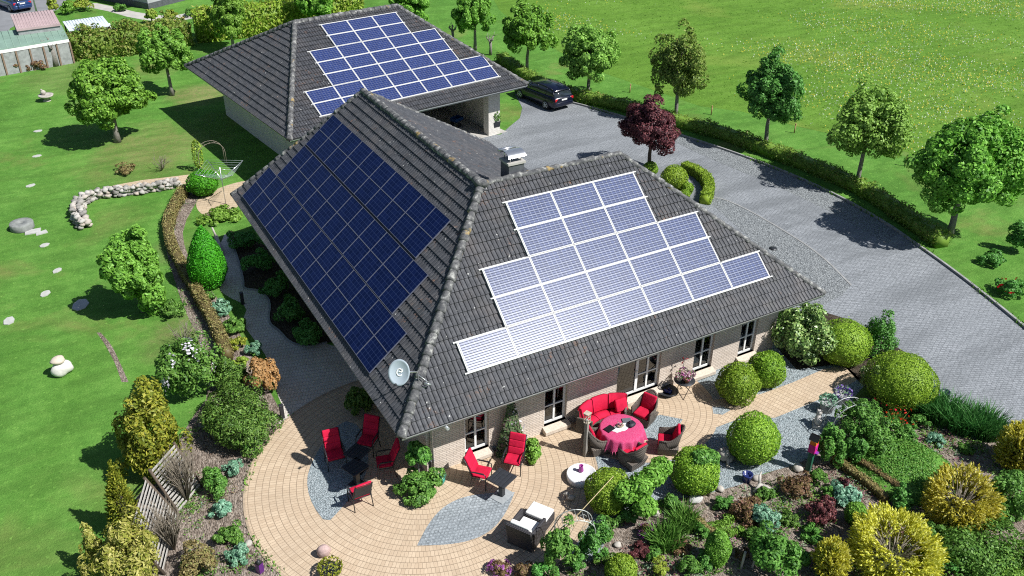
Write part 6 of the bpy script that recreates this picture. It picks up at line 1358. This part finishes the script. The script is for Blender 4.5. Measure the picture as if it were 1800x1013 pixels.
# ================================================================== cars
def car(px, py, label, paint, L=4.6):
    p = px; e = empty('parked_car', (*p, 0), py, label, 'car'); e.scale = (.93, .93, .93); W = .89
    def loft(st, closed=True):
        m = MB(); n = len(st[0][1]); vs = []; fs = []
        for x, sec in st: vs += [(x, y, z) for y, z in sec]
        for i in range(len(st)-1):
            for k in range(n): fs.append((i*n+k, i*n+(k+1) % n, (i+1)*n+(k+1) % n, (i+1)*n+k))
        fs.append(tuple(range(n-1, -1, -1))); fs.append(tuple((len(st)-1)*n+k for k in range(n))); return m.add(vs, fs, True)
    def sec(w, z0, z1, tuck=.05): 
        h = z1-z0; return [(-w*.9, z0), (w*.9, z0), (w, z0+.12), (w*1.0, z0+h*.55), (w*.975, z1-.08), (w*.88, z1), (-w*.88, z1), (-w*.975, z1-.08), (-w*1.0, z0+h*.55), (-w, z0+.12)]
    body = loft([(-2.28, sec(W*.86, .42, .80)), (-2.22, sec(W*.93, .3, .95)), (-2.0, sec(W*.98, .22, 1.0)), (-1.2, sec(W, .2, .98)), (0, sec(W, .2, .95)), (1.0, sec(W, .2, .93)), (1.55, sec(W*.98, .2, .88)), (2.05, sec(W*.93, .22, .78)), (2.25, sec(W*.84, .3, .66)), (2.32, sec(W*.74, .38, .58))]).build('body', paint, e)
    def gs(w0, w1, z0, z1): return [(-w0, z0), (w0, z0), ((w0+w1)/2+.02, (z0+z1)/2), (w1, z1), (-w1, z1), (-(w0+w1)/2-.02, (z0+z1)/2)]
    loft([(-2.16, gs(W*.84, W*.8, .92, .97)), (-1.86, gs(W*.86, W*.70, .92, 1.36)), (-1.5, gs(W*.9, W*.72, .9, 1.42)), (-.3, gs(W*.92, W*.73, .9, 1.44)), (.35, gs(W*.92, W*.70, .88, 1.38)), (1.12, gs(W*.88, W*.84, .86, .93))]).build('windows', M_glass, e)
    rf_ = loft([(-2.0, [(-W*.7, 1.31), (W*.7, 1.31), (W*.66, 1.345), (-W*.66, 1.345)]), (-1.84, [(-W*.72, 1.37), (W*.72, 1.37), (W*.66, 1.41), (-W*.66, 1.41)]), (-1.0, [(-W*.745, 1.425), (W*.745, 1.425), (W*.68, 1.475), (-W*.68, 1.475)]), (-.2, [(-W*.745, 1.42), (W*.745, 1.42), (W*.68, 1.47), (-W*.68, 1.47)]), (.38, [(-W*.72, 1.37), (W*.72, 1.37), (W*.66, 1.41), (-W*.66, 1.41)])])
    rfo = rf_.build('roof', paint, e); rr = MB()
    for s_ in (-1, 1): rr.tube([(-1.8, s_*W*.69, 1.4), (-1.5, s_*W*.7, 1.49), (-.2, s_*W*.7, 1.5), (.2, s_*W*.69, 1.42)], .014, 6)
    rr.build('roof_rail', M_metal, rfo)
    pl_ = MB()
    for s_ in (-1, 1):
        for x0, z0, x1, z1 in ((1.05, .93, .36, 1.39), (-.35, .93, -.38, 1.43), (-1.25, .95, -1.32, 1.43)): pl_.tube([(x0, s_*W*.9, z0), (x1, s_*W*.74, z1)], .028, 6)
        pl_.tube([(-2.1, s_*W*.84, .95), (-1.88, s_*W*.72, 1.36)], .05, 6)
    pl_.build('window_pillars', paint, e)
    for x in (-1.38, 1.38):
        for s_ in (-1, 1):
            w_ = MB().tube([(x, s_*.72, .32), (x, s_*.9, .32)], .32, 20).build('wheel', plain('tyre_rubber', (.018,.018,.02), .8), e); m = MB(); m.tube([(x, s_*.895, .32), (x, s_*.915, .32)], .09, 12)
            for k in range(5): a = 2*pi*k/5; m.tube([(x, s_*.91, .32), (x+.2*cos(a), s_*.905, .32+.2*sin(a))], .03, 5)
            m.tube([(x+.21*cos(2*pi*i/20), s_*.903, .32+.21*sin(2*pi*i/20)) for i in range(21)], .02, 5); m.build('rim', M_steel, w_)
    for s_ in (-1, 1):
        MB().cbox((-2.235, s_*.66, .80), (.09, .26, .17), bev=.03, rz=s_*.15).build('tail_lamp', plain('tail_lamp_red', (.45,.01,.015), .2), e); MB().cbox((2.14, s_*.6, .68), (.2, .28, .13), bev=.03, rz=-s_*.4).build('headlamp', plain('lamp_glass', (.6,.62,.65), .1), e)
        MB().cbox((.78, s_*.98, .98), (.14, .2, .12), bev=.03).build('mirror', paint, e)
    MB().cbox((-2.29, 0, .78), (.012, .46, .1), bev=.003).build('number_plate', M_white, e); MB().cbox((-2.27, 0, .88), (.02, .7, .025)).build('chrome_strip', M_steel, e)
    m = MB(); m.cbox((-2.25, 0, .48), (.14, 1.45, .26), bev=.05); m.build('bumper', paint, e)
    return e
M_navy = plain('navy_car_paint', (.004,.006,.02), .25, 0, coat=.5, var=.05); M_bluec = plain('blue_car_paint', (.02,.05,.16), .25, .2, coat=1.0, var=.05)
car((22.15, 29.2), atan2(.989, -.148), 'dark navy estate car parked at the end of the driveway beside the hedge', M_navy)
car(G(24, 14), 1.9, 'blue car in the neighbour yard at the top left corner', M_bluec)

# ================================================================== neighbours at the top left
M_greenroof = plain('green_metal_roof', (.2,.30,.24), .6, var=.15, scale=1.5); M_pinkroof = plain('pink_roof_sheet', (.4,.3,.3), .7, var=.12, scale=1.5); M_grey = plain('grey_render', (.36,.37,.38), .8, var=.15, scale=2, bump=.2)
M_boards = plain('grey_boards', (.28,.29,.29), .85, var=.3, scale=4, bump=.3)
def shed(corners_px, z, roofmat, label, th=.1, name='garden_shed', fall=0.0, wall=True, ov=.12):
    P = [Vector((*G(px, py, z), z)) for px, py in corners_px]; c = sum(P, Vector())/len(P); e = empty(name, (c.x, c.y, 0), 0, label, 'shed')
    q = [(p.x-c.x, p.y-c.y) for p in P]
    n = len(q); zs = [z+(fall if i < 2 else 0) for i in range(n)]; m = MB(); vs = [(a, b, zz-th) for (a, b), zz in zip(q, zs)]+[(a, b, zz) for (a, b), zz in zip(q, zs)]
    m.add(vs, [tuple(range(n, 2*n)), tuple(range(n-1, -1, -1))]+[(i, (i+1) % n, (i+1) % n+n, i+n) for i in range(n)])
    for k in range(1, 14):
        f = k/14; a = Vector(vs[n]).lerp(Vector(vs[n+1]), f); b = Vector(vs[n+3]).lerp(Vector(vs[n+2]), f); m.tube([a, b], .025, 5)
    m.build('roof', roofmat, e)
    if wall:
        s = 1-ov/3; mw = MB(); mw.prism([(a*s, b*s) for a, b in q], 0, z-th-.005); w_ = mw.build('wall', M_boards, e)
    return e, q, c
e, q, c = shed([(-60, 62), (108, 44), (120, 67), (-50, 95)], 1.75, M_greenroof, 'long shed with green metal roof behind the garden fence')
a, b = Vector((*q[3], 0)), Vector((*q[2], 0)); d = (b-a); m = MB(); rz = atan2(d.y, d.x)
for k in range(7): pt = a.lerp(b, (k+.5)/7)*1.0; m.cbox((pt.x, pt.y-.05, .72), (d.length/7-.08, .05, 1.44), rz=rz); 
m.build('fence_panels', M_boards, e)
for k in range(8): pt = a.lerp(b, k/7); MB().cbox((pt.x, pt.y-.1, .75), (.1, .1, 1.5), rz=rz).build('fence_post', plain('post_brown', (.22,.15,.11), .8), e)
fb = MB(); pt = a.lerp(b, .5); fb.cbox((pt.x, pt.y-.06, 1.58), (d.length, .06, .2), rz=rz); fb.build('fascia', M_white, e)
shed([(18, 26), (92, 17), (106, 42), (29, 52)], 2.2, M_pinkroof, 'shed with flat pink roof beside the green roofed shed', .14)
e, q, c = shed([(110, 38), (180, 28), (194, 45), (121, 54)], 1.9, plain('translucent_sheet', (.62,.68,.74), .35, var=.12, scale=1.2), 'open shelter with a pale sheet roof on posts beyond the mixed hedge', .06, 'garden_shelter', wall=False)
for (x_, y_) in q: MB().cbox((x_*.94, y_*.94, .91), (.1, .1, 1.82)).build('post', plain('post_brown', (.22,.15,.11), .8), e)
def nhouse():
    c, l, r = [Vector((*G(*p), 0)) for p in ((262, 17), (150, -6), (330, 3))]; u = (l-c); v = (r-c); u = u.normalized(); v = (v-u*v.dot(u)).normalized(); L, Wd = 14, 8
    rz = atan2(u.y, u.x); flip = 1 if u.cross(v).z > 0 else -1; e = empty('neighbour_house', tuple(c), rz, 'grey neighbour building cut off by the top edge', 'building')
    m = MB(); m.box(0, L, *sorted((0, flip*Wd)), 0, 2.9); m.build('wall', M_grey, e); k = MB(); k.box(-.03, L, *sorted((-.03*flip, flip*.0)), 0, .5); k.box(-.03, 0, *sorted((0, flip*Wd)), 0, .5); k.build('plinth', M_slate, e)
    y0, y1 = -.5*flip, flip*(Wd+.5); ym = (y0+y1)/2; rr = MB(); rr.add([(-.5, y0, 2.88), (L+.5, y0, 2.88), (L+.5, y1, 2.88), (-.5, y1, 2.88), (3.5, ym, 5.3), (L-3.5, ym, 5.3)], [(0, 1, 5, 4), (1, 2, 5), (2, 3, 4, 5), (3, 0, 4), (3, 2, 1, 0)]); rr.build('roof', M_slate, e)
    for x_ in (2, 5, 8, 11): w_ = MB().box(x_, x_+1.1, *sorted((-.04*flip, .02*flip)), .9, 2.1).build('window', M_white, e); MB().box(x_+.1, x_+1.0, *sorted((-.06*flip, -.045*flip)), 1.0, 2.0).build('pane', M_glass, w_)
nhouse()
e = empty('lamp_pole', (*G(66, 28), 0), 0, 'slim grey lamp pole in the neighbour yard', 'lamp pole'); MB().tube([(0, 0, 0), (0, 0, 6)], [.07, .045], 8).build('pole', M_zinc, e); MB().cbox((.3, 0, 6.0), (.7, .16, .09), bev=.03).build('lamp_head', M_zinc, e)
for k, (px, py, r, lab, mt) in enumerate(((145, 8, 16, 'yellow green bush at the edge of the neighbour yard', L_beech), (118, 14, 12, 'loose bush beside the pink roofed shed', L_young), (92, 12, 10, 'small bush behind the pink roofed shed', L_beech), (212, 14, 12, 'low plants in the neighbour border, left patch', L_leafy), (300, 26, 12, 'low plants in the neighbour border, middle patch', L_beech), (338, 22, 13, 'green plants in the neighbour rockery', L_leafy))):
    shrub('border_bush', lab, px, py, r, 1.2 if k < 3 else .6, mt, .13, 500, 14, 200+k)
m = MB(); m.cbox((0, 0, .42), (.5, .48, .05), bev=.01); m.cbox((0, .26, .7), (.5, .05, .6), bev=.01)
for a in (-.22, .22):
    for b in (-.2, .2): m.tube([(a, b, 0), (a, b, .42)], .025, 6)
    m.cbox((a*1.1, 0, .62), (.05, .46, .04))
tag(m.build('white_chair', M_white, None, G(198, 66), .6), 'white plastic garden chair under the pale sheet shelter', 'chair')
shrub('fence_plants', 'dry reddish bushes along the shed fence, right clump', 62, 112, 16, .8, L_rust, .1, 700, 16, 220)
shrub('fence_plants', 'dry reddish bushes along the shed fence, left clump', 22, 116, 20, .7, L_rust, .1, 700, 16, 221)
# ================================================================== daylight
SUN_DIR = Vector((1.51, -2.0, 2.95)).normalized()
elev = math.asin(SUN_DIR.z); azim = atan2(SUN_DIR.x, SUN_DIR.y)
sl = bpy.data.lights.new('sun', 'SUN'); sl.energy = 5.0; sl.angle = radians(.5); sl.color = (1.0, .985, .95)
so = bpy.data.objects.new('sun', sl); COL.objects.link(so)
so.rotation_euler = SUN_DIR.to_track_quat('Z', 'Y').to_euler()
w = bpy.data.worlds.new('World'); scene.world = w; w.use_nodes = True; nt = w.node_tree
bg = nt.nodes['Background']; sky = nt.nodes.new('ShaderNodeTexSky'); sky.sky_type = 'NISHITA'; sky.sun_disc = False
sky.sun_elevation = elev; sky.sun_rotation = azim; sky.air_density = 1.0; sky.dust_density = .6; sky.ozone_density = 1.2
nt.links.new(sky.outputs[0], bg.inputs[0]); bg.inputs[1].default_value = .06
vs = scene.view_settings; vs.view_transform = 'Standard'; vs.look = 'None'; vs.exposure = .45; vs.gamma = 1; vs.use_curve_mapping = False
scene.cycles.max_bounces = 5; scene.cycles.diffuse_bounces = 2; scene.cycles.glossy_bounces = 3; scene.cycles.transmission_bounces = 4; scene.cycles.transparent_max_bounces = 8
scene.cycles.caustics_reflective = False; scene.cycles.caustics_refractive = False
scene.cycles.use_denoising = False
scene.cycles.filter_width = 1.1
